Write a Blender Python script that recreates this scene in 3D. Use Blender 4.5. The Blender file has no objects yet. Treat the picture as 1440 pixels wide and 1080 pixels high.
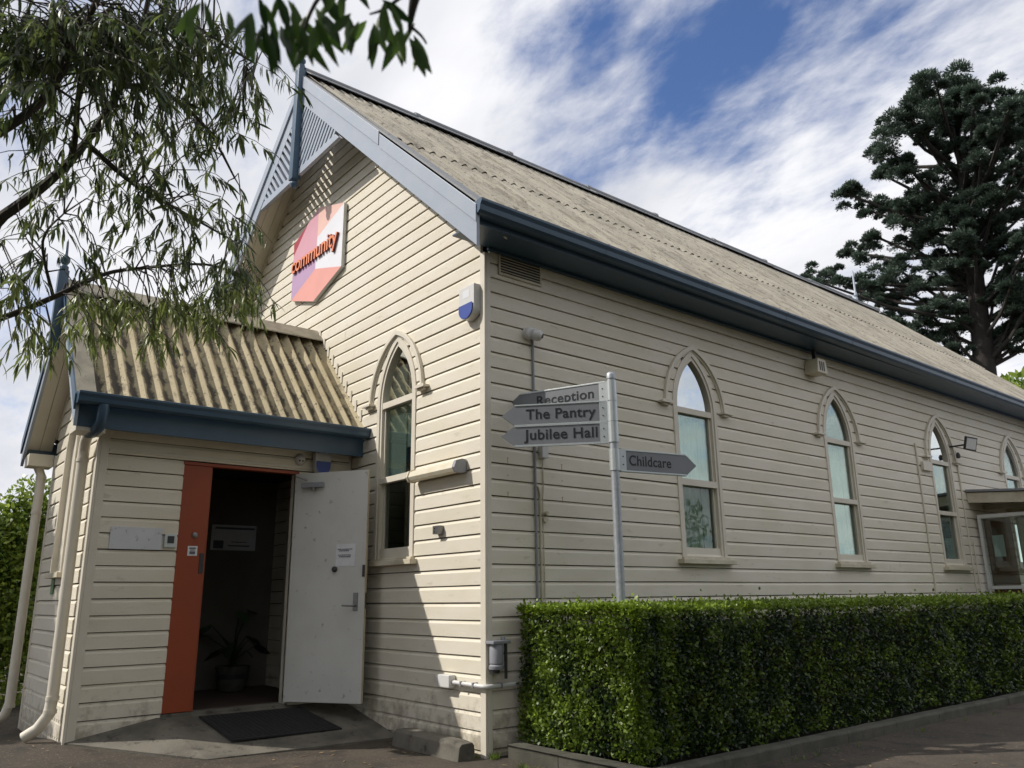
import bpy, bmesh, math, random
import numpy as np
from mathutils import Vector, Matrix, noise

random.seed(7); rng = np.random.default_rng(7)
C = bpy.context.scene.collection
rad = math.radians

# ------------------------------------------------------------ camera, sky, sun, exposure
CAM = np.array([5.7976, -4.3978, 1.0949])
YAW, PITCH, ROLL, FPX = 0.887518, 0.259905, -0.0123737, 1127.38
cy_, sy_, cp_, sp_ = math.cos(YAW), math.sin(YAW), math.cos(PITCH), math.sin(PITCH)
FWD = np.array([-sy_*cp_, cy_*cp_, sp_]); RT = np.array([cy_, sy_, 0.0]); UP = np.cross(RT, FWD)
cr_, sr_ = math.cos(ROLL), math.sin(ROLL)
RIGHT = cr_*RT + sr_*UP; UPV = -sr_*RT + cr_*UP
cam_d = bpy.data.cameras.new('camera'); cam = bpy.data.objects.new('camera', cam_d); C.objects.link(cam)
m = Matrix.Identity(4)
for i in range(3):
    m[i][0] = RIGHT[i]; m[i][1] = UPV[i]; m[i][2] = -FWD[i]; m[i][3] = CAM[i]
cam.matrix_world = m
cam_d.sensor_width = 36; cam_d.lens = FPX/1440*36; cam_d.clip_end = 2000; cam_d.clip_start = 0.02
cam_d.dof.use_dof = True; cam_d.dof.focus_distance = 8.0; cam_d.dof.aperture_fstop = 3.5
bpy.context.scene.camera = cam

def at(px, py, dist):
    """world point at a distance along the direction of a place in the photograph (1440 wide)"""
    d = RIGHT*((px-720)/FPX) + UPV*(-(py-540)/FPX) + FWD
    return CAM + d/np.linalg.norm(d)*dist

SUN_L = Vector((0.66, 1.0, -1.12)).normalized()      # the way the light travels
elev = math.asin(-SUN_L.z); az = math.atan2(-SUN_L.x, -SUN_L.y)   # compass direction of the sun, from +Y towards +X
world = bpy.data.worlds.new('World'); bpy.context.scene.world = world; world.use_nodes = True
wt = world.node_tree; wt.nodes.clear()
def WN(t, **k):
    n = wt.nodes.new(t)
    for a, b in k.items(): setattr(n, a, b)
    return n
def mth(tree, op, a, b=None, c=None, clamp=False):
    n = tree.nodes.new('ShaderNodeMath'); n.operation = op; n.use_clamp = clamp
    for i, v in enumerate((a, b, c)):
        if v is None: continue
        if isinstance(v, (int, float)): n.inputs[i].default_value = v
        else: tree.links.new(v, n.inputs[i])
    return n.outputs[0]
out = WN('ShaderNodeOutputWorld'); bg = WN('ShaderNodeBackground'); bg.inputs[1].default_value = 0.135
sky = WN('ShaderNodeTexSky'); sky.sky_type = 'NISHITA'; sky.sun_disc = False
sky.sun_elevation = elev; sky.sun_rotation = az; sky.air_density = 1.0; sky.dust_density = 1.0; sky.ozone_density = 1.5
tc = WN('ShaderNodeTexCoord')
sep = WN('ShaderNodeSeparateXYZ'); wt.links.new(tc.outputs['Generated'], sep.inputs[0])
zc = mth(wt, 'ADD', mth(wt, 'MAXIMUM', sep.outputs[2], 0.0), 0.22)
comb = WN('ShaderNodeCombineXYZ')
wt.links.new(mth(wt, 'DIVIDE', sep.outputs[0], zc), comb.inputs[0]); wt.links.new(mth(wt, 'DIVIDE', sep.outputs[1], zc), comb.inputs[1])
rotm = WN('ShaderNodeMapping'); rotm.inputs['Rotation'].default_value = (0, 0, rad(38)); rotm.inputs['Scale'].default_value = (1.0, 1.9, 1)
wt.links.new(comb.outputs[0], rotm.inputs[0])
n1 = WN('ShaderNodeTexNoise'); n1.inputs['Scale'].default_value = 1.5; n1.inputs['Detail'].default_value = 9; n1.inputs['Roughness'].default_value = 0.55; n1.inputs['Distortion'].default_value = 0.15
wt.links.new(rotm.outputs[0], n1.inputs['Vector'])
n2 = WN('ShaderNodeTexNoise'); n2.inputs['Scale'].default_value = 0.9; n2.inputs['Detail'].default_value = 6
wt.links.new(comb.outputs[0], n2.inputs['Vector'])
n3 = WN('ShaderNodeTexNoise'); n3.inputs['Scale'].default_value = 5.5; n3.inputs['Detail'].default_value = 10; n3.inputs['Roughness'].default_value = 0.62; n3.inputs['Distortion'].default_value = 0.15
wt.links.new(rotm.outputs[0], n3.inputs['Vector'])
cover = mth(wt, 'ADD', mth(wt, 'ADD', mth(wt, 'MULTIPLY', n1.outputs[0], 1.6), mth(wt, 'MULTIPLY', n3.outputs[0], 0.95)), mth(wt, 'MULTIPLY', n2.outputs[0], 0.5))
# openings in the cloud, each a direction in the sky: (x, y of the photograph, half width, strength)
for px, py, r, s in [(1075, 70, 150, .85), (1010, 130, 110, .62), (1165, 10, 130, .8), (775, 25, 90, .7), (860, 110, 120, .42), (930, 60, 120, .3), (820, 190, 80, .3), (700, 60, 60, .2), (1290, 110, 90, .3), (1010, 290, 90, .28),
                     (1140, 200, 90, .34), (1400, 15, 130, .4), (985, 225, 110, .25), (850, 20, 60, .25), (1230, 230, 70, .25)]:
    d = at(px, py, 1.0) - CAM
    dp = WN('ShaderNodeVectorMath', operation='DOT_PRODUCT'); wt.links.new(tc.outputs['Generated'], dp.inputs[0]); dp.inputs[1].default_value = tuple(d)
    c0 = math.cos(r/FPX*0.92)
    mr = WN('ShaderNodeMapRange', interpolation_type='SMOOTHSTEP'); wt.links.new(dp.outputs['Value'], mr.inputs[0])
    mr.inputs[1].default_value = c0 - (1-c0)*0.9; mr.inputs[2].default_value = 1 - (1-c0)*0.05; mr.inputs[3].default_value = 0; mr.inputs[4].default_value = 0.36*s
    cover = mth(wt, 'SUBTRACT', cover, mr.outputs[0])
mr = WN('ShaderNodeMapRange', interpolation_type='SMOOTHSTEP'); wt.links.new(cover, mr.inputs[0])
mr.inputs[1].default_value = 0.90; mr.inputs[2].default_value = 1.56
nb = WN('ShaderNodeTexNoise'); nb.inputs['Scale'].default_value = 1.3; nb.inputs['Detail'].default_value = 7; wt.links.new(rotm.outputs[0], nb.inputs['Vector'])
crmp = WN('ShaderNodeValToRGB'); crmp.color_ramp.elements[0].position = 0.36; crmp.color_ramp.elements[0].color = (4.7, 4.85, 5.3, 1)
crmp.color_ramp.elements[1].position = 0.60; crmp.color_ramp.elements[1].color = (6.9, 6.9, 7.1, 1); wt.links.new(nb.outputs[0], crmp.inputs[0])
skb = WN('ShaderNodeMix', data_type='RGBA', blend_type='MULTIPLY'); skb.inputs[0].default_value = 1; wt.links.new(sky.outputs[0], skb.inputs[6]); skb.inputs[7].default_value = (0.62, 0.75, 1.0, 1)
mx = WN('ShaderNodeMix', data_type='RGBA'); wt.links.new(mr.outputs[0], mx.inputs[0]); wt.links.new(skb.outputs[2], mx.inputs[6]); wt.links.new(crmp.outputs[0], mx.inputs[7])
wt.links.new(mx.outputs[2], bg.inputs[0]); wt.links.new(bg.outputs[0], out.inputs[0])

sun_d = bpy.data.lights.new('sun', 'SUN'); sun_d.energy = 3.9; sun_d.angle = rad(0.53); sun_d.color = (1.0, 0.94, 0.86)
sun = bpy.data.objects.new('sun', sun_d); C.objects.link(sun); sun.rotation_euler = SUN_L.to_track_quat('-Z', 'Y').to_euler()
vs = bpy.context.scene.view_settings; vs.view_transform = 'Standard'; vs.look = 'None'; vs.exposure = 0.10; vs.gamma = 1; vs.use_curve_mapping = False
bpy.context.scene.cycles.max_bounces = 7; bpy.context.scene.cycles.transparent_max_bounces = 12
bpy.context.scene.cycles.caustics_reflective = False; bpy.context.scene.cycles.caustics_refractive = False

# ------------------------------------------------------------ materials
def mat(name, col, rough=0.7, col2=None, scale=6.0, amt=0.5, spots=None, bump=0.0, bscale=40.0, metal=0.0, stretch=(1, 1, 1), spec=0.5, trans=0.0, detail=5, rand=0.0):
    """procedural paint, metal, timber, stone: two tones mixed by noise, dark or light spots, a bump"""
    M = bpy.data.materials.new(name); M.use_nodes = True; t = M.node_tree; b = t.nodes['Principled BSDF']
    b.inputs['Roughness'].default_value = rough; b.inputs['Metallic'].default_value = metal; b.inputs['Specular IOR Level'].default_value = spec
    geo = t.nodes.new('ShaderNodeNewGeometry'); mp = t.nodes.new('ShaderNodeMapping'); mp.inputs['Scale'].default_value = stretch
    t.links.new(geo.outputs['Position'], mp.inputs[0])
    def nz(sc, det=detail, r=0.55):
        n = t.nodes.new('ShaderNodeTexNoise'); n.inputs['Scale'].default_value = sc; n.inputs['Detail'].default_value = det; n.inputs['Roughness'].default_value = r
        t.links.new(mp.outputs[0], n.inputs['Vector']); return n.outputs[0]
    cur = None
    rgb = t.nodes.new('ShaderNodeRGB'); rgb.outputs[0].default_value = (*col, 1); cur = rgb.outputs[0]
    def mix(f, a, bcol):
        x = t.nodes.new('ShaderNodeMix'); x.data_type = 'RGBA'; t.links.new(f, x.inputs[0]); t.links.new(a, x.inputs[6])
        x.inputs[7].default_value = (*bcol, 1); return x.outputs[2]
    def ramp(v, lo, hi, k=1.0):
        r = t.nodes.new('ShaderNodeMapRange'); r.interpolation_type = 'SMOOTHSTEP'; t.links.new(v, r.inputs[0])
        r.inputs[1].default_value = lo; r.inputs[2].default_value = hi; r.inputs[4].default_value = k; return r.outputs[0]
    if col2: cur = mix(ramp(nz(scale), 0.35, 0.68, amt), cur, col2)
    for sp in (spots or []):          # (colour, scale, threshold, strength)
        cur = mix(ramp(nz(sp[1], 8, 0.65), sp[2], sp[2]+0.09, sp[3]), cur, sp[0])
    if rand:
        oi = t.nodes.new('ShaderNodeObjectInfo'); hs = t.nodes.new('ShaderNodeHueSaturation')
        v = mth(t, 'ADD', mth(t, 'MULTIPLY', oi.outputs['Random'], 2*rand), 1-rand); t.links.new(v, hs.inputs['Value']); t.links.new(cur, hs.inputs['Color']); cur = hs.outputs[0]
    t.links.new(cur, b.inputs['Base Color'])
    if bump:
        bp = t.nodes.new('ShaderNodeBump'); bp.inputs['Strength'].default_value = bump; bp.inputs['Distance'].default_value = 0.01
        t.links.new(nz(bscale, 6, 0.6), bp.inputs['Height']); t.links.new(bp.outputs[0], b.inputs['Normal'])
    if trans: b.inputs['Transmission Weight'].default_value = trans
    return M
def splash_dirt(M, col, top, k):
    """mud splashed up from the ground, ragged along its top edge"""
    t = M.node_tree; b = t.nodes['Principled BSDF']; src = b.inputs['Base Color'].links[0].from_socket
    g = t.nodes.new('ShaderNodeNewGeometry'); n = t.nodes.new('ShaderNodeTexNoise'); n.inputs['Scale'].default_value = 7; n.inputs['Detail'].default_value = 9; n.inputs['Roughness'].default_value = .7
    t.links.new(g.outputs['Position'], n.inputs['Vector']); sp_ = t.nodes.new('ShaderNodeSeparateXYZ'); t.links.new(g.outputs['Position'], sp_.inputs[0])
    f = mth(t, 'ADD', mth(t, 'MULTIPLY', mth(t, 'SUBTRACT', top, sp_.outputs[2]), .55), n.outputs[0])
    r = t.nodes.new('ShaderNodeMapRange'); r.interpolation_type = 'SMOOTHSTEP'; r.inputs[1].default_value = .50; r.inputs[2].default_value = .78; r.inputs[4].default_value = k; t.links.new(f, r.inputs[0])
    x = t.nodes.new('ShaderNodeMix'); x.data_type = 'RGBA'; t.links.new(r.outputs[0], x.inputs[0]); t.links.new(src, x.inputs[6]); x.inputs[7].default_value = (*col, 1); t.links.new(x.outputs[2], b.inputs['Base Color'])
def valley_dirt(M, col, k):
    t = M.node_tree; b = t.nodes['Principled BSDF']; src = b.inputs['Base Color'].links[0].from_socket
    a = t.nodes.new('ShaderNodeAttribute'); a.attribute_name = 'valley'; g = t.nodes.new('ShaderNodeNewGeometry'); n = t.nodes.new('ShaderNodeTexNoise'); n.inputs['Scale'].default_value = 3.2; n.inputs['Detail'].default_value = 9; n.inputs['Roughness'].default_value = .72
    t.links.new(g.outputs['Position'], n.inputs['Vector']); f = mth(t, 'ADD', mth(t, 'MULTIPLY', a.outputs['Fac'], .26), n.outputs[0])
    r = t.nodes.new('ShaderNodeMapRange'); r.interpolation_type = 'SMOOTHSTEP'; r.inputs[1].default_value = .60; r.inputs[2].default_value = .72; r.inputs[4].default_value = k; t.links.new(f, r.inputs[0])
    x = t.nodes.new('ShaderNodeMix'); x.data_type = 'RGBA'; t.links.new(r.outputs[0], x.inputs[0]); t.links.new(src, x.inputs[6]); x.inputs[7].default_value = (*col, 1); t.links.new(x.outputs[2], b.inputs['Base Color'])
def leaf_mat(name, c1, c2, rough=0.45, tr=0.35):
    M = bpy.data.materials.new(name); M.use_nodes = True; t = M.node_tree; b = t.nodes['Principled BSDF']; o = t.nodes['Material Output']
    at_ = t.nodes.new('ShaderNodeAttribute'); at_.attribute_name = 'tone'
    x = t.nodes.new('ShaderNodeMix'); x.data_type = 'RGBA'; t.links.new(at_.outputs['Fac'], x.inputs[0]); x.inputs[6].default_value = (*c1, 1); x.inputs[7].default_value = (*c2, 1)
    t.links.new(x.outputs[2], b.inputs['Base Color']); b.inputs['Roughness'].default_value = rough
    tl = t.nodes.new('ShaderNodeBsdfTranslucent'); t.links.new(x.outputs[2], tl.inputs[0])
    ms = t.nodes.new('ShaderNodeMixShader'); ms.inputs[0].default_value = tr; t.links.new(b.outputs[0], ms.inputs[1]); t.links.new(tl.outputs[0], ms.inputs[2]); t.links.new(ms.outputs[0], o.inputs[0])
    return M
def glass_mat():
    M = bpy.data.materials.new('window_glass'); M.use_nodes = True; t = M.node_tree; t.nodes.clear()
    o = t.nodes.new('ShaderNodeOutputMaterial'); g = t.nodes.new('ShaderNodeBsdfGlossy'); g.inputs['Roughness'].default_value = 0.02; g.inputs[0].default_value = (.95, 1, .98, 1)
    tr = t.nodes.new('ShaderNodeBsdfTransparent'); tr.inputs[0].default_value = (.88, .95, .91, 1)
    f = t.nodes.new('ShaderNodeFresnel'); f.inputs[0].default_value = 1.6
    n = t.nodes.new('ShaderNodeTexNoise'); n.inputs['Scale'].default_value = 2.5; bp = t.nodes.new('ShaderNodeBump'); bp.inputs['Strength'].default_value = .12; bp.inputs['Distance'].default_value = .02
    ge = t.nodes.new('ShaderNodeNewGeometry'); t.links.new(ge.outputs['Position'], n.inputs['Vector']); t.links.new(n.outputs[0], bp.inputs['Height']); t.links.new(bp.outputs[0], g.inputs['Normal'])
    k = mth(t, 'ADD', mth(t, 'MULTIPLY', f.outputs[0], .70), 0.03, clamp=True)
    ms = t.nodes.new('ShaderNodeMixShader'); t.links.new(k, ms.inputs[0]); t.links.new(tr.outputs[0], ms.inputs[1]); t.links.new(g.outputs[0], ms.inputs[2]); t.links.new(ms.outputs[0], o.inputs[0])
    return M
CREAM = (.735, .685, .58)
m_board = mat('cream_painted_boards', CREAM, .55, (.66, .61, .48), 1.3, .7, [((.42, .38, .28), 4, .60, .4), ((.30, .27, .20), 26, .655, .55), ((.12, .09, .06), 60, .72, .8)], .5, 45, stretch=(1, 1, 3.2), rand=.035)
splash_dirt(m_board, (.27, .23, .165), .22, .75)
m_back = mat('wall_backing', (.05, .042, .036), .9)
m_trim = mat('cream_trim', (.68, .635, .54), .5, (.58, .54, .44), 3, .5, [((.33, .29, .22), 30, .70, .5)], .15, 60)
m_trimold = mat('weathered_cream_trim', (.62, .57, .45), .6, (.45, .40, .28), 5, .7, [((.22, .19, .14), 22, .62, .7)], .3, 60)
m_blue = mat('blue_grey_paint', (.045, .088, .140), .36, (.06, .108, .165), 2.2, .7, [((.035, .05, .07), 14, .66, .5)], .08, 30)
m_bluel = mat('pale_blue_grey_paint', (.31, .355, .425), .42, (.36, .40, .46), 3, .6, [((.20, .24, .28), 18, .68, .5)], .1, 30)
m_roof = mat('weathered_cement_sheet', (.40, .37, .30), .9, (.28, .26, .215), 2.2, .9,
             [((.19, .165, .13), 2.6, .52, .7), ((.38, .32, .17), 9, .60, .55), ((.045, .04, .036), 22, .575, .85), ((.05, .043, .038), 7, .60, .7)], .6, 60, stretch=(.6, 1.9, .6), rand=.09)
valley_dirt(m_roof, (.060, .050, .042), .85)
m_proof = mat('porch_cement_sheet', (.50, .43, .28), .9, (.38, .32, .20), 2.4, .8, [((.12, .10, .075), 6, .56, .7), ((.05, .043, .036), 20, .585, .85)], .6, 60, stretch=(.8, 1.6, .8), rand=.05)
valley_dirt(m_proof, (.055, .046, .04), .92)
m_ridge = mat('dark_ridge_metal', (.19, .205, .225), .6, (.27, .26, .24), 7, .6, [((.06, .06, .06), 20, .6, .6)], .3, 40)
m_porchcap = mat('lichened_cap_metal', (.34, .31, .24), .7, (.20, .18, .14), 6, .7, [((.08, .07, .06), 22, .6, .6)], .3, 50)
m_orange = mat('orange_painted_panel', (.29, .050, .012), .45, (.24, .042, .011), 2.5, .6, [((.24, .045, .02), 20, .70, .5)], .06, 20)
m_door = mat('white_door_paint', (.60, .60, .57), .4, (.52, .52, .49), 2.5, .6, [((.22, .18, .15), 14, .615, .75), ((.10, .09, .08), 42, .66, .7)], .05, 20)
m_white = mat('white_plastic', (.62, .62, .61), .4, (.66, .66, .63), 9, .5)
m_offw = mat('aged_white_plastic', (.66, .62, .50), .45, (.58, .50, .34), 8, .6, [((.40, .33, .2), 30, .68, .5)])
m_bluep = mat('blue_plastic', (.035, .07, .32), .35, (.05, .09, .36), 12, .5)
m_grey = mat('grey_plastic', (.27, .28, .31), .5, (.22, .23, .25), 9, .5)
m_dark = mat('dark_plastic', (.03, .03, .035), .45, (.05, .05, .05), 12, .5)
m_steel = mat('brushed_steel', (.24, .24, .24), .42, (.18, .18, .18), 30, .5, metal=.8)
m_galv = mat('galvanised_steel', (.36, .39, .42), .48, (.46, .48, .50), 26, .8, [((.24, .25, .27), 60, .62, .5)], .08, 60, metal=.65)
m_alu = mat('pale_aluminium', (.56, .60, .60), .38, (.50, .54, .55), 20, .5, metal=.55)
m_signg = mat('grey_sign_face', (.215, .225, .24), .45, (.19, .20, .215), 7, .6, metal=.1)
m_text = mat('charcoal_lettering', (.016, .018, .025), .4, (.022, .024, .03), 20, .5)
m_rub = mat('black_rubber', (.012, .012, .013), .8, (.02, .02, .02), 30, .6, bump=.6, bscale=160)
m_conc = mat('stained_concrete', (.18, .165, .135), .9, (.085, .078, .065), 2.2, .95, [((.045, .04, .034), 9, .56, .7), ((.27, .25, .20), 30, .60, .5), ((.13, .14, .07), 6, .64, .5)], .7, 90)
m_concd = mat('mossy_concrete', (.095, .09, .072), .9, (.055, .055, .04), 5, .9, [((.05, .048, .04), 14, .56, .6), ((.30, .28, .24), 22, .66, .5)], .8, 80)
m_asph = mat('worn_asphalt', (.082, .066, .049), .9, (.050, .041, .031), 2.0, .8, [((.17, .145, .11), 34, .56, .75), ((.025, .021, .017), 50, .56, .7), ((.03, .026, .021), 4, .55, .6)], .9, 190)
m_glass = glass_mat()
m_curt = mat('pale_grey_curtain', (.72, .75, .68), .9, (.56, .60, .53), 5, .8, stretch=(1, 1, .5))
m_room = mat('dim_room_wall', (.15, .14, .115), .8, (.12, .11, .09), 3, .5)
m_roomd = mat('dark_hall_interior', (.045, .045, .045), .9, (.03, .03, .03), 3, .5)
m_floor = mat('brown_carpet', (.07, .045, .035), .9, (.05, .03, .025), 5, .6, bump=.3, bscale=150)
m_paper = mat('paper_sheet', (.72, .73, .76), .5, (.64, .65, .69), 18, .6)
m_ink = mat('print_ink', (.10, .10, .13), .6, (.14, .14, .16), 20, .5)
m_bark = mat('dark_bark', (.060, .050, .042), .9, (.11, .095, .08), 9, .6, bump=.8, bscale=40, stretch=(1, 1, .3))
m_pbark = mat('pine_bark', (.030, .027, .025), .95, (.05, .043, .038), 5, .6, bump=.6, bscale=20)
m_soil = mat('soil', (.04, .03, .022), .95, (.06, .045, .03), 8, .6, bump=.8, bscale=60)
m_gum = leaf_mat('gum_leaf', (.040, .068, .034), (.27, .33, .085), .38, .42)
m_near = leaf_mat('broad_leaf', (.020, .055, .012), (.13, .23, .04), .4, .45)
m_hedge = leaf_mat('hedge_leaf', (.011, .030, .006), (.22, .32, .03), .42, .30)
m_con = leaf_mat('conifer_needle', (.042, .070, .060), (.105, .155, .100), .6, .25)  # distance haze put into the colour: both tones shifted bluish
m_bush = leaf_mat('shrub_leaf', (.05, .12, .02), (.46, .56, .09), .38, .5)
m_plant = leaf_mat('pot_plant_leaf', (.02, .05, .02), (.05, .10, .035), .35, .2)

# ------------------------------------------------------------ helpers
def empty(name, loc, label, cat, group=None):
    o = bpy.data.objects.new(name, None); C.objects.link(o); o.location = loc; o.empty_display_size = .1
    o['label'] = label; o['category'] = cat
    if group: o['group'] = group
    return o
def root_loc(o):
    v = Vector((0, 0, 0))
    while o: v += o.location; o = o.parent
    return v
def link(name, me, mats, parent=None, kind=None, label=None, cat=None, group=None):
    for mm in (mats if isinstance(mats, (list, tuple)) else [mats]): me.materials.append(mm)
    o = bpy.data.objects.new(name, me); C.objects.link(o)
    if parent:
        o.parent = parent; off = root_loc(parent); me.transform(Matrix.Translation(-off))
    if kind: o['kind'] = kind
    if label: o['label'] = label
    if cat: o['category'] = cat
    if group: o['group'] = group
    return o
class MB:
    """collects boxes, prisms and tubes given in world coordinates"""
    def __init__(s): s.v = []; s.f = []; s.smooth = []; s.mi = []; s.cm = 0
    def add(s, v, f, smooth=False):
        n = len(s.v); s.v += [tuple(a) for a in v]; s.f += [tuple(i+n for i in q) for q in f]; s.smooth += [smooth]*len(f); s.mi += [s.cm]*len(f); return s
    def box(s, x0, x1, y0, y1, z0, z1):
        return s.add([(x0,y0,z0),(x1,y0,z0),(x1,y1,z0),(x0,y1,z0),(x0,y0,z1),(x1,y0,z1),(x1,y1,z1),(x0,y1,z1)],
                     [(0,3,2,1),(4,5,6,7),(0,1,5,4),(1,2,6,5),(2,3,7,6),(3,0,4,7)])
    def obox(s, c, ax, ay, az_, hx, hy, hz):
        c = Vector(c); ax = Vector(ax).normalized()*hx; ay = Vector(ay).normalized()*hy; az_ = Vector(az_).normalized()*hz
        return s.add([c-ax-ay-az_, c+ax-ay-az_, c+ax+ay-az_, c-ax+ay-az_, c-ax-ay+az_, c+ax-ay+az_, c+ax+ay+az_, c-ax+ay+az_],
                     [(0,3,2,1),(4,5,6,7),(0,1,5,4),(1,2,6,5),(2,3,7,6),(3,0,4,7)])
    def prism(s, pts, fn, a, b, smooth=False):
        """closed outline pts (u,v) pushed from depth a to depth b; fn(u,v,d) -> world"""
        n = len(pts)
        s.add([fn(u, v, a) for u, v in pts] + [fn(u, v, b) for u, v in pts],
              [tuple(range(n-1, -1, -1)), tuple(range(n, 2*n))])
        return s.add([fn(u, v, a) for u, v in pts] + [fn(u, v, b) for u, v in pts],
              [(i, (i+1) % n, (i+1) % n+n, i+n) for i in range(n)], smooth)
    def ribbon(s, A, B, fn, a, b, closed=False):
        """solid strip between two polylines A and B (u,v), depth a to b"""
        n = len(A); rng_ = range(n if closed else n-1)
        V = [fn(u, v, a) for u, v in A]+[fn(u, v, a) for u, v in B]+[fn(u, v, b) for u, v in A]+[fn(u, v, b) for u, v in B]
        F = []
        for i in rng_:
            j = (i+1) % n
            F += [(i, j, n+j, n+i), (2*n+i, 3*n+i, 3*n+j, 2*n+j), (i, 2*n+i, 2*n+j, j), (n+i, n+j, 3*n+j, 3*n+i)]
        if not closed: F += [(0, n, 3*n, 2*n), (n-1, 3*n-1, 4*n-1, 2*n-1)]
        return s.add(V, F)
    def tube(s, pts, r, n=8, cap=True):
        pts = [Vector(p) for p in pts]; rs = r if isinstance(r, (list, tuple)) else [r]*len(pts)
        V = []; prev = None
        for i, p in enumerate(pts):
            t = (pts[min(i+1, len(pts)-1)]-pts[max(i-1, 0)]).normalized()
            a = t.orthogonal().normalized() if prev is None else (prev-t*prev.dot(t)).normalized()
            prev = a; b_ = t.cross(a)
            V += [p+(a*math.cos(2*math.pi*k/n)+b_*math.sin(2*math.pi*k/n))*rs[i] for k in range(n)]
        F = [(i*n+k, i*n+(k+1) % n, (i+1)*n+(k+1) % n, (i+1)*n+k) for i in range(len(pts)-1) for k in range(n)]
        s.add(V, F, True)
        if cap: s.add(V[:n], [tuple(range(n-1, -1, -1))]); s.add(V[-n:], [tuple(range(n))])
        return s
    def lathe(s, prof, c, axis=(0, 0, 1), n=20):
        c = Vector(c); ax = Vector(axis).normalized(); a = ax.orthogonal().normalized(); b_ = ax.cross(a); V = []
        for r, h in prof: V += [c+ax*h+(a*math.cos(2*math.pi*k/n)+b_*math.sin(2*math.pi*k/n))*r for k in range(n)]
        F = [(i*n+k, i*n+(k+1) % n, (i+1)*n+(k+1) % n, (i+1)*n+k) for i in range(len(prof)-1) for k in range(n)]
        s.add(V, F, True); s.add(V[:n], [tuple(range(n-1, -1, -1))]); return s.add(V[-n:], [tuple(range(n))])
    def build(s, name, mats, parent=None, bevel=0.0, **k):
        me = bpy.data.meshes.new(name); me.from_pydata(s.v, [], s.f); me.polygons.foreach_set('use_smooth', s.smooth); me.polygons.foreach_set('material_index', s.mi)
        bm = bmesh.new(); bm.from_mesh(me); bmesh.ops.recalc_face_normals(bm, faces=bm.faces)
        if bevel:
            bmesh.ops.remove_doubles(bm, verts=bm.verts, dist=1e-5)
            es = [e for e in bm.edges if len(e.link_faces) == 2 and e.calc_face_angle() > .6]
            bmesh.ops.bevel(bm, geom=es, offset=bevel, segments=2, affect='EDGES', profile=.6)
        bm.to_mesh(me); bm.free(); me.update()
        if any(s.smooth): me.set_sharp_from_angle(angle=rad(42))
        return link(name, me, mats, parent, **k)
XZ = lambda y0: (lambda u, v, d: (u, y0+d, v))     # outlines in a plane across the gable
def copy_tree(o, parent=None):
    c = o.copy(); C.objects.link(c); c.parent = parent
    for ch in list(o.children): copy_tree(ch, c)
    return c
def text_mesh(s, size, depth=0.002, bold=0.012, spacing=1.0, bev=0.0):
    cu = bpy.data.curves.new('lettering', 'FONT'); cu.body = s; cu.size = size; cu.extrude = depth; cu.offset = bold*size; cu.space_character = spacing; cu.bevel_depth = bev
    o = bpy.data.objects.new('lettering', cu); C.objects.link(o); dg = bpy.context.evaluated_depsgraph_get()
    me = bpy.data.meshes.new_from_object(o.evaluated_get(dg)); bpy.data.objects.remove(o); return me
def place(me, org, ux, uy, uz, sx=1.0, sy=1.0):
    ux, uy, uz = Vector(ux).normalized(), Vector(uy).normalized(), Vector(uz).normalized()
    M_ = Matrix(((ux.x*sx, uy.x*sy, uz.x, org[0]), (ux.y*sx, uy.y*sy, uz.y, org[1]), (ux.z*sx, uy.z*sy, uz.z, org[2]), (0, 0, 0, 1)))
    me.transform(M_); return me
def extent(me):
    co = np.empty(len(me.vertices)*3); me.vertices.foreach_get('co', co); co = co.reshape(-1, 3); return co.min(0), co.max(0)

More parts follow.
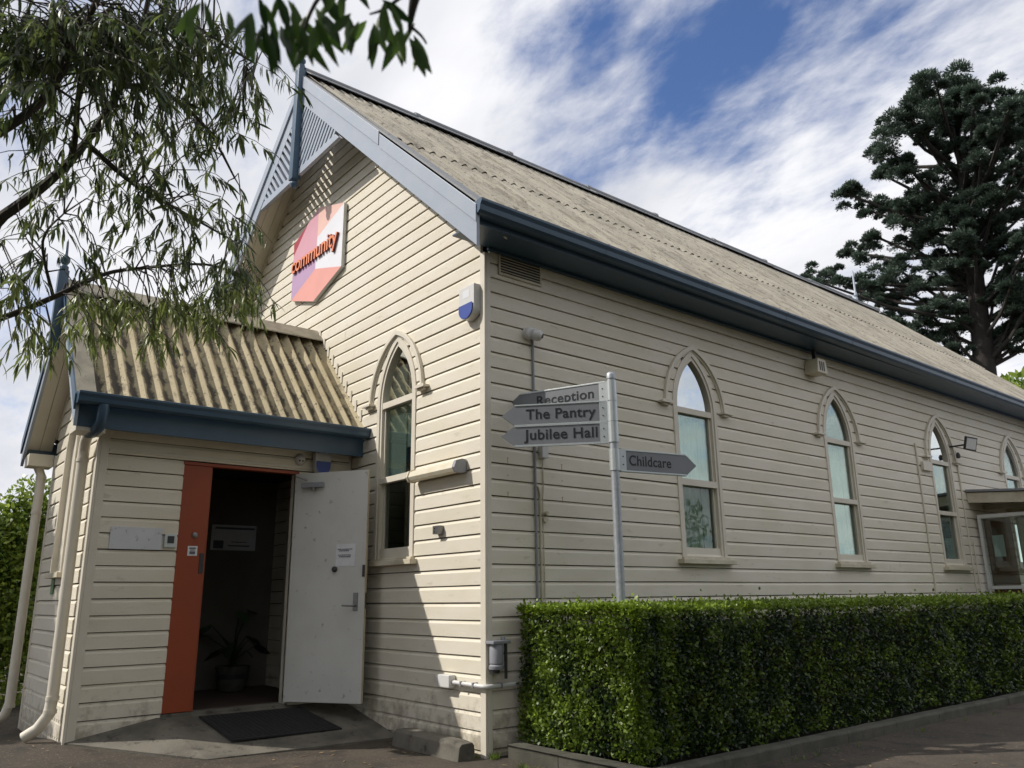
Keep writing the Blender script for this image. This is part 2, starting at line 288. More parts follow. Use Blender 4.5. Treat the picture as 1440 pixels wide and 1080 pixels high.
# ------------------------------------------------------------ leaf clouds
def leaves(name, pos, dirs, nrm, length, width, tone, material, parent=None, curve=0.0, segs=2, **k):
    """thousands of small pointed leaves, each folded or curved"""
    N = len(pos); dirs = dirs/np.linalg.norm(dirs, axis=1)[:, None]; side = np.cross(nrm, dirs); side /= np.linalg.norm(side, axis=1)[:, None]+1e-9
    nn = np.cross(dirs, side); L = length[:, None]; W_ = width[:, None]
    if segs == 1:      # 4 corners
        V = np.stack([pos, pos+dirs*L*.5+side*W_*.5-nn*W_*.15, pos+dirs*L-nn*L*curve, pos+dirs*L*.5-side*W_*.5-nn*W_*.15], 1)
        F = np.array([[0, 1, 2, 3]])
    elif segs == 3:
        rows = [(.0, .04), (.16, .30), (.38, .5), (.62, .44), (.84, .22), (1.0, .0)]; VV = []
        for t_, w_ in rows:
            c = pos+dirs*L*t_-nn*L*curve*t_*t_
            VV += [c+side*W_*w_-nn*W_*w_*.35, c, c-side*W_*w_-nn*W_*w_*.35] if t_ < 1 else [c]
        V = np.stack(VV, 1); F = np.array([q_ for i_ in range(4) for q_ in ([3*i_, 3*i_+3, 3*i_+4, 3*i_+1], [3*i_+1, 3*i_+4, 3*i_+5, 3*i_+2])]+[[12, 15, 13, -1], [13, 15, 14, -1]])
    else:
        c1 = -nn*L*curve*.12; c2 = -nn*L*curve*.42; c3 = -nn*L*curve
        V = np.stack([pos, pos+dirs*L*.3+side*W_*.5+c1, pos+dirs*L*.3-side*W_*.5+c1, pos+dirs*L*.68+side*W_*.38+c2, pos+dirs*L*.68-side*W_*.38+c2, pos+dirs*L+c3], 1)
        F = np.array([[0, 1, 2, -1], [1, 3, 4, 2], [3, 5, 4, -1]])
    nv = V.shape[1]; me = bpy.data.meshes.new(name); me.vertices.add(N*nv); me.vertices.foreach_set('co', V.reshape(-1).astype(np.float32))
    idx = []; tot = []
    for f in F:
        f = f[f >= 0]; idx.append((np.arange(N)[:, None]*nv+f[None]).astype(np.int32)); tot.append(len(f))
    loops = np.concatenate([i.reshape(-1) for i in idx]); counts = np.concatenate([np.full(N, c) for c in tot]); starts = np.concatenate([[0], np.cumsum(counts)[:-1]])
    me.loops.add(len(loops)); me.loops.foreach_set('vertex_index', loops); me.polygons.add(len(counts)); me.polygons.foreach_set('loop_start', starts.astype(np.int32)); me.polygons.foreach_set('loop_total', counts.astype(np.int32))
    me.update(calc_edges=True)
    a = me.attributes.new('tone', 'FLOAT', 'POINT'); a.data.foreach_set('value', np.repeat(tone, nv).astype(np.float32))
    return link(name, me, material, parent, **k)
def unit(n):
    v = rng.normal(size=(n, 3)); return v/np.linalg.norm(v, axis=1)[:, None]

# ============================================================ GROUND
GZ = -0.20
def gh(x, y):
    return GZ + .115*math.exp(-((x+2.7)**2+(y+3.0)**2)/.9) + .012*noise.noise(Vector((x*.5, y*.5, 0)))*min(1, 1)
xs = [-400, -150, -60, -30, -18, -12, -9, -7.5] + [(-6.5+i*.35) for i in range(40)] + [8.5, 10, 13, 18, 30, 60, 150, 400]
ys = [-400, -150, -60, -30, -16, -10, -8] + [(-6.5+i*.35) for i in range(36)] + [7, 9, 12, 16, 24, 40, 70, 150, 400]
V = [(x, y, gh(x, y)) for y in ys for x in xs]; nx = len(xs)
F = [(j*nx+i, j*nx+i+1, (j+1)*nx+i+1, (j+1)*nx+i) for j in range(len(ys)-1) for i in range(nx-1)]
g = MB(); g.add(V, F, True); g.build('ground', m_asph, kind='structure')
# concrete apron sloping up to the porch door
ap = MB()
A = (-2.60, -2.74, gh(-2.6, -2.74)+.012); E_ = (-2.60, -1.95, .055); D_ = (-2.60, -.02, .055); B_ = (-1.50, -1.80, GZ+.012); C_ = (-1.36, -.02, GZ+.012)
B2 = (-1.50, -2.0, GZ-.05)
low = lambda q: (q[0], q[1], -.5)
P_ = [A, B_, C_, D_, E_]
ap.add(P_+[low(q) for q in P_], [(0, 1, 4), (1, 2, 3, 4), (9, 8, 7, 6, 5), (0, 5, 6, 1), (1, 6, 7, 2), (2, 7, 8, 3), (3, 8, 9, 4), (4, 9, 5, 0)])
ap.build('concrete_ramp', m_conc, kind='structure', label='stained concrete ramp rising to the porch doorway')

# ============================================================ THE HALL
hall = empty('timber_hall', (-3.65, 7.5, GZ), 'cream weatherboard church hall with blue gutters, arched windows and an entry porch', 'building')
RX = -3.65; LEN = 15.3
def arch_pts(w, h, zs, n=12, cx=0.0):
    """pointed arch from the right springing over the apex to the left springing"""
    r = (h*h+w*w)/(2*w); c = r-w; a1 = math.atan2(h, c)
    R_ = [(cx-c+r*math.cos(a1*i/n), zs+r*math.sin(a1*i/n)) for i in range(n+1)]
    return R_ + [(2*cx-u, v) for u, v in R_[-2::-1]]
def arch_half(w, h, zs, z):
    if z <= zs: return w
    r = (h*h+w*w)/(2*w); q = r*r-(z-zs)**2
    return max(0, math.sqrt(q)-(r-w)) if q > 0 else 0
def spans_minus(u0, u1, holes):
    segs = [(u0, u1)]
    for a, b in holes:
        nsg = []
        for s, e in segs:
            if b <= s or a >= e: nsg.append((s, e)); continue
            if a > s: nsg.append((s, a))
            if b < e: nsg.append((b, e))
        segs = nsg
    return [(s, e) for s, e in segs if e-s > .03]
def board(parent, fn, u0, u1, z, s, joint=0):
    """one weatherboard: bottom lip, flat face, chamfer at the top"""
    n = max(1, int((u1-u0)/.6)); sd = z*13.7+u0
    prof = [(-.006, .005), (.0225, .005), (.0225, s*.78), (.006, s-.003), (-.006, s-.003)]
    V = []
    for i in range(n+1):
        u = u0+(u1-u0)*i/n
        w1 = noise.noise(Vector((u*.55, sd, 0)))*.0035; w2 = noise.noise(Vector((u*.4, sd+9, 3)))*.0022
        V += [fn(u, z+b+w1, a+(w2 if a > 0 else 0)) for a, b in prof]
    m_ = len(prof)
    F = [(i*m_+k, i*m_+k+1, (i+1)*m_+k+1, (i+1)*m_+k) for i in range(n) for k in range(m_-1)]
    F += [tuple(range(m_)), tuple(n*m_+k for k in range(m_-1, -1, -1))]
    MBx = MB(); MBx.add(V, F); return MBx.build('weatherboard', m_board, parent)
def clad(wallname, fn, z0, s, k0, k1, spanf, backd=-.012, jointf=None):
    back = MB(); todo = []
    for k in range(k0, k1+1):
        z = z0+k*s
        for u0, u1 in spanf(z, s):
            back.box(0, 0, 0, 0, 0, 0) if False else None
            q = [fn(u0, z, backd), fn(u1, z, backd), fn(u1, z+s, backd), fn(u0, z+s, backd)]
            back.add(q, [(0, 1, 2, 3)])
            todo.append((u0, u1, z))
    w = back.build(wallname, m_back, hall)
    for u0, u1, z in todo:
        L = u1-u0
        if L > 6.5 or (L > 3.2 and random.random() < .35):          # long runs are butt-jointed
            j = u0+L*(.35+.3*random.random()); board(w, fn, u0, j-.002, z, s); board(w, fn, j+.002, u1, z, s)
        else: board(w, fn, u0, u1, z, s)
    return w
WZS = 3.20                                             # springing of the arches
WIN = dict(ow=.375, oh=.69, z0=1.47)
def win_hole(c, z, s, ow=.36, oh=.66):
    if z+s*.4 < WIN['z0']: return None
    hw = arch_half(ow, oh, WZS, z+.02)
    return (c-hw, c+hw) if hw > .02 else None
# front gable wall, outward normal -Y
fnF = lambda u, z, d: (u, -d, z)
PX0, PX1, PD = -4.73, -2.572, 2.68                      # porch walls and depth
def rakeT(x): return 8.20-.89*abs(x-RX)
def span_front(z, s):
    lim = (8.02-(z+s))/.9
    if lim < .06: return []
    u0, u1 = max(-7.20, RX-lim), min(-.042, RX+lim)
    holes = [h for h in (win_hole(-1.57, z, s), win_hole(-5.73, z, s)) if h]
    if .0 < z < 2.1: holes.append((-4.15, -3.05))       # inner doorway from the porch
    return spans_minus(u0, u1, holes)
front = clad('front_wall', fnF, 0.0, .15, -2, 53, span_front)
# side wall, outward normal +X
fnS = lambda u, z, d: (d, u, z)
WY = [3.07, 6.27, 9.47, 12.50]
def span_side(z, s):
    return spans_minus(.042, LEN, [h for h in (win_hole(y, z, s) for y in WY) if h])
side = clad('side_wall', fnS, .015, .152, -2, 28, span_side)
# porch side wall, outward normal +X
fnP = lambda u, z, d: (PX1+d, u, z)
zp0 = 2.475-16*.15
def span_porch(z, s):
    holes = []
    if z < 2.44 and z+s > .0: holes = [(-1.895, -.70)]
    return spans_minus(-PD+.03, -.025, holes)
porch_w = clad('porch_side_wall', fnP, zp0, .15, -2, 18, span_porch)
# porch gable wall, outward normal -Y
fnG = lambda u, z, d: (u, -PD-d, z)
def ptop(x): return 4.40-1.1*abs(x-RX)
NIC = -3.70
def span_pg(z, s):
    lim = (4.34-(z+s))/1.1
    if lim < .06: return []
    holes = []
    if z+s*.4 > 1.36:
        hw = arch_half(.25, .50, 2.62, z+.02)
        if hw > .02: holes = [(NIC-hw, NIC+hw)]
    return spans_minus(max(PX0+.03, RX-lim), min(PX1-.03, RX+lim), holes)
porch_g = clad('porch_gable_wall', fnG, 1.1186-8*.15, .15, -1, 30, span_pg)
# porch left wall, hall left and rear walls: hidden from the photograph, plain cladding
b = MB(); b.box(PX0-.01, PX0+.09, -PD+.12, -.02, -.2, 2.9); b.build('porch_left_wall', m_room, hall)
b = MB(); b.box(-7.22, -7.12, .03, LEN, -.2, 4.45); b.build('left_wall', m_board, hall)
b = MB(); b.prism([(-7.2, -.2), (-.02, -.2), (-.02, 4.5), (RX, 7.95), (-7.2, 4.5)], XZ(LEN), 0, .08); b.build('rear_wall', m_board, hall)
# dark interior behind the windows
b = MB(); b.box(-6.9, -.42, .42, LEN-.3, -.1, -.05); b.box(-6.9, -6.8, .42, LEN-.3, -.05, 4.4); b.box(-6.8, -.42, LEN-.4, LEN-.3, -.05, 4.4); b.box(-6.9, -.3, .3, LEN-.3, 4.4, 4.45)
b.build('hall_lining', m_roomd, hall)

# corner boards
def strip(name, boxes, material=m_trim, bevel=.004, parent=hall):
    q = MB()
    for bx in boxes: q.box(*bx)
    return q.build(name, material, parent, bevel)
strip('corner_board', [(-.045, .03, -.03, -.004, GZ-.1, 4.36)])
strip('corner_board', [(.004, .029, -.003, .045, GZ-.1, 4.36)])
strip('corner_board', [(PX1-.05, PX1+.03, -PD-.03, -PD-.004, -.2, 2.75)])
strip('corner_board', [(PX1+.004, PX1+.028, -PD-.003, -PD+.07, -.2, 2.75)])
strip('corner_board', [(PX0-.03, PX0+.04, -PD-.03, -PD+.0, -.2, 2.75)])
strip('corner_board', [(PX1+.004, PX1+.028, -.05, -.026, .0, 2.75)])
# slatted skirting under the porch gable
q = MB()
for i in range(24): q.box(PX0+.03+i*.09, PX0+.09+i*.09, -PD-.02, -PD+.01, -.55, .98-.87)
q.build('skirting_slats', m_trim, hall)

# ------------------------------------------------------------ windows (local: centre u, depth n outward)
def make_window(fn, cu, name, curtain=(1,), gap=.18, hood=True):
    wroot = bpy.data.objects.new(name, None); C.objects.link(wroot); wroot.parent = hall
    p0 = Vector(fn(cu, 1.47, 0)); wroot.location = p0-root_loc(hall)
    f = lambda u, v, d: fn(cu+u, v, d)
    gw, gh_ = .31, .60; ow, oh = .40, .72
    ao = arch_pts(ow, oh, WZS); ai = arch_pts(gw, gh_, WZS)
    # architrave: ribbon from the bottom right round to bottom left
    A_ = [(ow, 1.50)]+ao+[(-ow, 1.50)]; B_ = [(gw, 1.50)]+ai+[(-gw, 1.50)]
    MB().ribbon(A_, B_, f, -.10, .020).build('frame', m_trim, wroot, .003)
    ae = arch_pts(ow+.0, oh, WZS); 
    mid = [(.345, 1.50)]+arch_pts(.345, .65, WZS)+[(-.345, 1.50)]
    MB().ribbon(A_, mid, f, .020, .034).build('architrave', m_trim, wroot, .003)
    MB().prism([(-gw, 1.50), (gw, 1.50), (gw, 1.605), (-gw, 1.605)], f, -.06, .004).build('bottom_rail', m_trim, wroot, .003)
    MB().prism([(-gw, 3.135), (gw, 3.135), (gw, 3.205), (-gw, 3.205)], f, -.06, .016).build('transom', m_trim, wroot, .004)
    MB().prism([(-gw-.03, 2.30), (gw+.03, 2.30), (gw+.03, 2.365), (-gw-.03, 2.365)], f, -.045, .022).build('meeting_rail', m_trim, wroot, .004)
    # sash stiles
    for sx in (-1, 1):
        u0, u1 = sorted((sx*gw, sx*(gw-.03)))
        MB().prism([(u0, 1.605), (u1, 1.605), (u1, 2.30), (u0, 2.30)], f, -.06, -.02).build('sash_stile', m_trim, wroot, .002)
        MB().prism([(u0, 2.365), (u1, 2.365), (u1, 3.135), (u0, 3.135)], f, -.05, -.01).build('sash_stile', m_trim, wroot, .002)
    hp = lambda pts, d0: MB().prism(pts, f, d0, d0+.004)
    hp([(-gw, 1.60), (gw, 1.60), (gw, 2.31), (-gw, 2.31)], -.046).build('glass_pane', m_glass, wroot)
    hp([(-gw, 2.36), (gw, 2.36), (gw, 3.14), (-gw, 3.14)], -.034).build('glass_pane', m_glass, wroot)
    hp([(gw, 3.20)]+arch_pts(gw, gh_, WZS)[1:-1]+[(-gw, 3.20)], -.028).build('glass_pane', m_glass, wroot)
    # reveal box so that no light leaks round the opening
    MB().ribbon([(gw+.012, 1.50)]+arch_pts(gw+.012, gh_+.015, WZS)+[(-gw-.012, 1.50)], [(gw, 1.50)]+ai+[(-gw, 1.50)], f, -.42, -.10).build('reveal', m_roomd, wroot)
    if curtain:      # hanging curtain in folds, with a gap
        for (ua, ub) in ((-gw, gw-gap-.02), (gw-gap, gw)):
            n = max(3, int((ub-ua)/.02)); top = 3.10
            pts = [(ua+(ub-ua)*i/n, -.085+.010*math.sin(i*1.7+cu)) for i in range(n+1)]
            c_ = MB(); c_.add([f(u, 1.5, d) for u, d in pts]+[f(u, top, d) for u, d in pts], [(i, i+1, n+2+i, n+1+i) for i in range(n)], True); c_.build('curtain', m_curt, wroot)
    # sill
    s_ = MB(); s_.prism([(-.47, 1.425), (.47, 1.425), (.47, 1.475), (-.47, 1.475)], f, -.05, .105); s_.prism([(-.41, 1.475), (.41, 1.475), (.41, 1.50), (-.41, 1.50)], f, -.05, .06)
    s_.build('sill', m_trimold, wroot, .005)
    if hood:
        ho = arch_pts(.556, .785, WZS); hi = arch_pts(.520, .725, WZS)
        MB().ribbon(ho, hi, f, .018, .062).build('hood_mould', m_trim, wroot, .005)
        MB().ribbon(arch_pts(.520, .725, WZS), arch_pts(.503, .700, WZS), f, .018, .038).build('hood_fillet', m_trim, wroot, .003)
        for sx in (-1, 1):
            u0, u1 = sorted((sx*.465, sx*.645))
            MB().prism([(u0, 3.20), (u1, 3.20), (u1, 3.225), (u0, 3.225)], f, .018, .10).build('label_stop', m_trim, wroot, .004)
            u0, u1 = sorted((sx*.49, sx*.60))
            MB().prism([(u0, 3.175), (u1, 3.175), (u1, 3.20), (u0, 3.20)], f, .018, .07).build('label_stop', m_trim, wroot, .004)
    return wroot
make_window(fnF, -1.57, 'window', curtain=None)
make_window(fnF, -5.73, 'window', curtain=None)
make_window(fnS, WY[0], 'window', gap=.17)
make_window(fnS, WY[1], 'window', gap=.14)
make_window(fnS, WY[2], 'window', curtain=None)
make_window(fnS, WY[3], 'window', curtain=None)
# pale blind half drawn behind the front window
q = MB(); q.box(-1.875, -1.50, .065, .07, 2.36, 3.6); q.build('half_drawn_blind', m_white, hall)
q = MB(); q.box(-1.49, -1.26, .075, .08, 2.66, 3.6); q.build('half_drawn_blind', m_white, hall)
q = MB(); q.box(-1.95, -1.2, .40, .42, 1.4, 2.06); q.build('cupboard_back', m_grey, hall)

# blind arched niche of the porch gable
nroot = bpy.data.objects.new('blind_niche', None); C.objects.link(nroot); nroot.parent = hall; nroot.location = Vector((NIC, -PD, 1.37))-root_loc(hall)
f = lambda u, v, d: fnG(NIC+u, v, d)
MB().ribbon([(.27, 1.39)]+arch_pts(.27, .54, 2.62)+[(-.27, 1.39)], [(.225, 1.39)]+arch_pts(.225, .45, 2.62)+[(-.225, 1.39)], f, -.03, .055).build('frame', m_trim, nroot, .003)
MB().prism([(-.225, 1.39), (.225, 1.39)]+arch_pts(.225, .45, 2.62), f, -.02, -.004).build('niche_panel', m_trim, nroot)
MB().prism([(-.31, 1.34), (.31, 1.34), (.31, 1.39), (-.31, 1.39)], f, -.01, .09).build('sill', m_trimold, nroot, .004)

# ------------------------------------------------------------ porch door
strip('door_lintel', [(PX1-.06, PX1+.030, -1.90, -.66, 2.436, 2.468)], m_orange, .003)
strip('door_jamb', [(PX1-.08, PX1+.028, -.70, -.655, .05, 2.436)], m_trim, .003)
strip('door_jamb', [(PX1-.08, PX1-.0, -1.62, -1.60, .07, 2.436)], m_orange, .002)
strip('fixed_orange_leaf', [(PX1-.025, PX1+.020, -1.895, -1.622, .075, 2.434)], m_orange, .003)
strip('threshold', [(PX1-.12, PX1+.04, -1.90, -.655, -.2, .068)], m_conc, .004)
# frieze board over the door head
strip('frieze_board', [(PX1+.0, PX1+.034, -PD+.07, -.03, 2.50+.0, 2.53)], m_trim, .003)
hx, hy = PX1+.035, -.69; ex, ey = -1.805, -.195
dl = Vector((ex-hx, ey-hy, 0)); DL = dl.length; du = dl.normalized(); dn = Vector((du.y, -du.x, 0))   # dn faces the camera
dleaf = MB(); cc = Vector((hx, hy, 0))+du*DL/2
dleaf.obox((cc.x, cc.y, 1.26), du, dn, (0, 0, 1), DL/2, .019, 1.175)
door = dleaf.build('open_door', m_door, hall, .003)
def dpt(u, n, z): return Vector((hx, hy, z))+du*u+dn*(.019+n)
def dbox(name, u0, u1, z0, z1, n0, n1, material, bevel=.003, parent=None):
    q = MB(); c0 = dpt((u0+u1)/2, (n0+n1)/2, (z0+z1)/2); q.obox(c0, du, dn, (0, 0, 1), abs(u1-u0)/2, abs(n1-n0)/2, abs(z1-z0)/2)
    return q.build(name, material, parent or door, bevel)
dbox('edge_strip', DL-.004, DL+.002, .09, 2.43, -.038, .001, m_trimold, 0)
lock = dbox('handle_plate', DL-.125, DL-.075, .98, 1.16, 0, .010, m_steel)
q = MB(); q.tube([dpt(DL-.1, .005, 1.03), dpt(DL-.1, .05, 1.03), dpt(DL-.11, .055, 1.03), dpt(DL-.225, .055, 1.033)], .009, 10); q.build('lever_handle', m_steel, door)
q = MB(); q.lathe([(.0, 0), (.03, 0), (.03, .018), (.018, .03), (.016, .045), (0.001, .046)], dpt(.53, 0, 1.40), dn, 18); q.build('door_viewer', m_dark, door)
dbox('door_closer', .10, .36, 2.27, 2.325, 0, .05, m_grey, .006)
q = MB(); q.tube([dpt(.16, .03, 2.35), dpt(.04, .06, 2.40)], .008, 6); q.build('closer_arm', m_steel, door); q = MB(); q.lathe([(.02, 0), (.02, .05), (.001, .05)], dpt(.24, .025, 2.235), (0, 0, 1), 12); q.build('closer_spindle', m_steel, door)
dbox('latch_plate', DL+.0005, DL+.004, 1.00, 1.16, -.034, -.004, m_steel, 0)
dbox('edge_bolt', DL-.03, DL-.004, 1.32, 1.44, 0, .012, m_dark, .002)
# lock and pull plate on the fixed leaf
q = MB(); q.lathe([(.0, 0), (.028, 0), (.028, .012), (.014, .02), (.001, .02)], (PX1+.020, -1.73, 1.735), (1, 0, 0), 18); q.build('lock_cylinder', m_steel, hall)
strip('strike_plate', [(PX1+.0205, PX1+.028, -1.665, -1.624, 1.36, 1.56)], m_dark, .002)

# ------------------------------------------------------------ porch interior
q = MB(); q.box(PX0+.09, PX1-.015, -PD+.015, -.0, -.02, .05); q.build('porch_floor', m_floor, hall)
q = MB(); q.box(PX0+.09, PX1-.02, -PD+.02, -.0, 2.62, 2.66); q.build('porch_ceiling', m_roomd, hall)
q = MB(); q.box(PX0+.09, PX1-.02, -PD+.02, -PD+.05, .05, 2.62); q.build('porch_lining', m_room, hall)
strip('inner_door_jamb', [(-4.22, -4.12, -.045, .05, .05, 2.16), (-3.08, -2.98, -.045, .05, .05, 2.16), (-4.22, -2.98, -.045, .05, 2.16, 2.25)], m_trim, .003)

# ------------------------------------------------------------ roofs
def corr_sheet(org, du_, dv_, width, length, n, parent, material, amp=.024, th=.008, shared={}):
    """one corrugated sheet: du_ across the corrugations, dv_ up the slope"""
    du_ = Vector(du_).normalized(); dv_ = Vector(dv_).normalized(); nn = du_.cross(dv_)
    if nn.z < 0: nn = -nn
    seg = n*8; V = []; sag = 2
    for j in range(sag+1):
        for side_ in (0, 1):
            for i in range(seg+1):
                a = 2*math.pi*i/8
                V.append(Vector(org)+du_*(width*i/seg)+dv_*(length*j/sag)+nn*(amp*math.cos(a)+(-th if side_ else 0)))
    s1 = seg+1; F = []
    for j in range(sag):
        for i in range(seg):
            a = j*2*s1+i; b_ = (j+1)*2*s1+i
            F += [(a, a+1, b_+1, b_), (a+s1, b_+s1, b_+s1+1, a+s1+1)]
    for j in (0, sag):
        for i in range(seg): a = j*2*s1+i; F.append((a, a+s1, a+s1+1, a+1))
    for j in range(sag):
        for i in (0, seg): a = j*2*s1+i; b_ = (j+1)*2*s1+i; F.append((a, b_, b_+s1, a+s1))
    q = MB(); q.add(V, F, False); o = q.build('roof_sheet', material, parent)
    me = o.data
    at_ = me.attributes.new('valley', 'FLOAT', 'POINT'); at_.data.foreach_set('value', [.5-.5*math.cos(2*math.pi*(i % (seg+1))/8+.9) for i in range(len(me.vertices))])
    for p in me.polygons: p.use_smooth = abs(p.normal.dot(nn)) > .3
    me.set_sharp_from_angle(angle=rad(50))
    return o
roof = bpy.data.objects.new('roof', None); C.objects.link(roof); roof.parent = hall; roof.location = Vector((RX, 7.5, 8.3))-root_loc(hall)
EX, EZ, RZ = .49, 4.53, 8.26
slv = Vector((RX-EX, 0, RZ-EZ)); SL = slv.length
Y0, Y1 = -.40, LEN+.42; NS = 15; SWD = (Y1-Y0)/NS
for sx in (1, -1):
    up_ = Vector((RX-EX, 0, RZ-EZ)).normalized(); up_.x *= sx; nn = Vector((-up_.z*(-1)*sx if False else up_.z*sx, 0, abs(up_.x)))
    eave = Vector((RX+(EX-RX)*sx, 0, EZ))
    for i in range(NS):
        y = Y0+i*SWD
        jit = random.uniform(-.012, .012)
        corr_sheet(eave+Vector((0, y, 0))-up_*jit+nn*(.0015*(i % 2)), (0, 1, 0), up_, SWD-.003, 2.50, 7, roof, m_roof, .022)
        corr_sheet(eave+Vector((0, y, 0))+up_*(2.40+jit)+nn*(.016+.0015*(i % 2)), (0, 1, 0), up_, SWD-.003, SL-2.43, 7, roof, m_roof, .022)
# ridge: overlapping capping pieces with a roll
yy = Y0-.03; i = 0
while yy < Y1-.1:
    y2 = min(yy+1.85, Y1+.05); r0 = .062+.0
    q = MB(); dz = .012*(i % 2)
    q.tube([(RX, yy, RZ+.075+dz), (RX, y2+.05, RZ+.075+dz)], .055+.006*(i % 2), 12)
    for sx in (1, -1):
        q.add([(RX, yy, RZ+.10+dz), (RX+sx*.24, yy, RZ-.10+dz), (RX+sx*.24, y2+.05, RZ-.10+dz), (RX, y2+.05, RZ+.10+dz),
               (RX, yy, RZ+.085+dz), (RX+sx*.24, yy, RZ-.115+dz), (RX+sx*.24, y2+.05, RZ-.115+dz), (RX, y2+.05, RZ+.085+dz)],
              [(0, 1, 2, 3), (4, 7, 6, 5), (0, 4, 5, 1), (1, 5, 6, 2), (2, 6, 7, 3), (3, 7, 4, 0)])
    q.tube([(RX, y2-.03, RZ+.078+dz), (RX, y2+.06, RZ+.078+dz)], .075, 12)
    q.build('ridge_cap', m_ridge, roof); yy = y2; i += 1
# bargeboards of the front and rear gables
def barge_poly(sx, x0, x1, top, bot):
    """x0,x1 distances from the ridge line"""
    return [(RX+sx*x0, rakeT(RX+x0)+top), (RX+sx*x1, rakeT(RX+x1)+top), (RX+sx*x1, rakeT(RX+x1)+bot), (RX+sx*x0, rakeT(RX+x0)+bot)]
for sx in (1, -1):
    MB().prism(barge_poly(sx, .0, 4.12, -.02, -.385), XZ(-.45), 0, .035).build('bargeboard', m_bluel, hall, .004)
    MB().prism(barge_poly(sx, .0, 2.29, .055, -.125), XZ(-.475), 0, .024).build('barge_capping', m_bluel, hall, .003)
    MB().prism(barge_poly(sx, 2.30, 4.13, .025, -.15), XZ(-.468), 0, .017).build('barge_capping', m_bluel, hall, .003)
    MB().prism(barge_poly(sx, .0, 4.14, .075, .050), XZ(-.46), 0, .16).build('verge_flashing', m_ridge, hall)
    MB().prism(barge_poly(sx, .0, 4.12, -.02, -.30), XZ(LEN+.42), 0, .035).build('bargeboard', m_bluel, hall, .004)
    # soffit planks under the overhang
    for j in range(3):
        y0 = -.414+j*.138
        MB().prism(barge_poly(sx, .02, 3.98, -.135, -.16), XZ(y0), 0, .134).build('soffit_board', m_trim, hall, .002)
    MB().prism(barge_poly(sx, .05, 4.0, -.16, -.26), XZ(-.032), 0, .028).build('raking_mould', m_trim, hall, .004)
# decorated gable screen: pendant post, bottom rail, slats square to the barges
q = MB(); q.box(RX-.06, RX+.06, -.535, -.415, 6.60, 8.32); q.lathe([(.001, -.075), (.03, -.07), (.055, -.03), (.055, .0), (.03, .02), (.05, .03), (.05, .045)], (RX, -.475, 6.56)); q.build('pendant_post', m_blue, hall, .006)
q = MB(); q.lathe([(.05, 0), (.05, .08), (.03, .10), (.055, .14), (.055, .17), (.022, .21), (.018, .30), (.04, .33), (.018, .37), (.012, .72), (.002, .80)], (RX, -.475, 8.32), n=14); q.build('finial', m_blue, hall)
MB().prism([(RX-1.24, 6.66), (RX-.062, 6.66), (RX-.062, 6.76), (RX-1.13, 6.76)], XZ(-.452), 0, .05).build('tie_rail', m_bluel, hall, .004)
MB().prism([(RX+.062, 6.66), (RX+1.24, 6.66), (RX+1.13, 6.76), (RX+.062, 6.76)], XZ(-.452), 0, .05).build('tie_rail', m_bluel, hall, .004)
for sx in (1, -1):
    tri = [(.06, 6.76), (1.16, 6.76), (.06, 7.76)]      # distance from ridge line, height
    dvec = (.67, .742); bv = (.742, -.67)
    for i in range(40):
        o_ = (.06+bv[0]*(i*.098-.55), 7.76+bv[1]*(i*.098-.55)); hits = []
        for a, b_ in ((0, 1), (1, 2), (2, 0)):
            (x1, z1), (x2, z2) = tri[a], tri[b_]; ex_, ez_ = x2-x1, z2-z1; den = dvec[0]*ez_-dvec[1]*ex_
            if abs(den) < 1e-6: continue
            t_ = ((x1-o_[0])*ez_-(z1-o_[1])*ex_)/den; s_ = ((x1-o_[0])*dvec[1]-(z1-o_[1])*dvec[0])/den
            if -1e-6 <= s_ <= 1+1e-6: hits.append(t_)
        if len(hits) >= 2 and max(hits)-min(hits) > .06:
            t0, t1 = min(hits), max(hits); ca = (o_[0]+dvec[0]*(t0+t1)/2, o_[1]+dvec[1]*(t0+t1)/2)
            q = MB(); q.obox((RX+sx*ca[0], -.408, ca[1]), (sx*dvec[0], 0, dvec[1]), (0, 1, 0), (dvec[1], 0, -sx*dvec[0]), (t1-t0)/2+.02, .040, .025)
            q.build('gable_slat', m_bluel, hall)
# ------------------------------------------------------------ gutters and fascias
def gutter(name, x_in, x_out, zt, y0, y1, h, sx=1, drop=0.0, parent=hall):
    """quad-profile gutter along Y"""
    w = x_out-x_in
    prof = [(0, 0), (0, -h), (w*.62, -h), (w*.80, -h*.82), (w*.86, -h*.45), (w*1.0, -h*.18), (w*1.0, 0), (w*.93, .004), (w*.93, -.012), (w*.97-.012, -h*.18), (w*.78, -h*.42), (w*.72, -h*.78), (w*.58, -h*.90), (.008, -h*.90), (.008, 0)]
    q = MB(); n = max(1, int((y1-y0)/1.6)); V = []
    for i in range(n+1):
        y = y0+(y1-y0)*i/n; V += [(x_in+sx*a, y, zt+b-drop*i/n) for a, b in prof]
    m_ = len(prof)
    F = [(i*m_+k, i*m_+(k+1) % m_, (i+1)*m_+(k+1) % m_, (i+1)*m_+k) for i in range(n) for k in range(m_)]
    q.add(V, F)
    for y in (y0, y1): q.add([(x_in+sx*a, y+(-.003 if y == y0 else .003), zt+b-(drop if y == y1 else 0)) for a, b in prof[:8]], [tuple(range(8))])
    g_ = q.build(name, m_blue, parent)
    sl = MB()
    for i in range(1, n*1):
        y = y0+(y1-y0)*i/n; zz = zt-drop*i/n
        sl.add([(x_in+sx*(a*1.012+.001), y-.012, zz+b*1.02+.001) for a, b in prof[1:7]]+[(x_in+sx*(a*1.012+.001), y+.012, zz+b*1.02+.001) for a, b in prof[1:7]], [(k, k+1, k+7, k+6) for k in range(5)])
    if n > 1: sl.build('gutter_joint', m_blue, g_)
    return g_
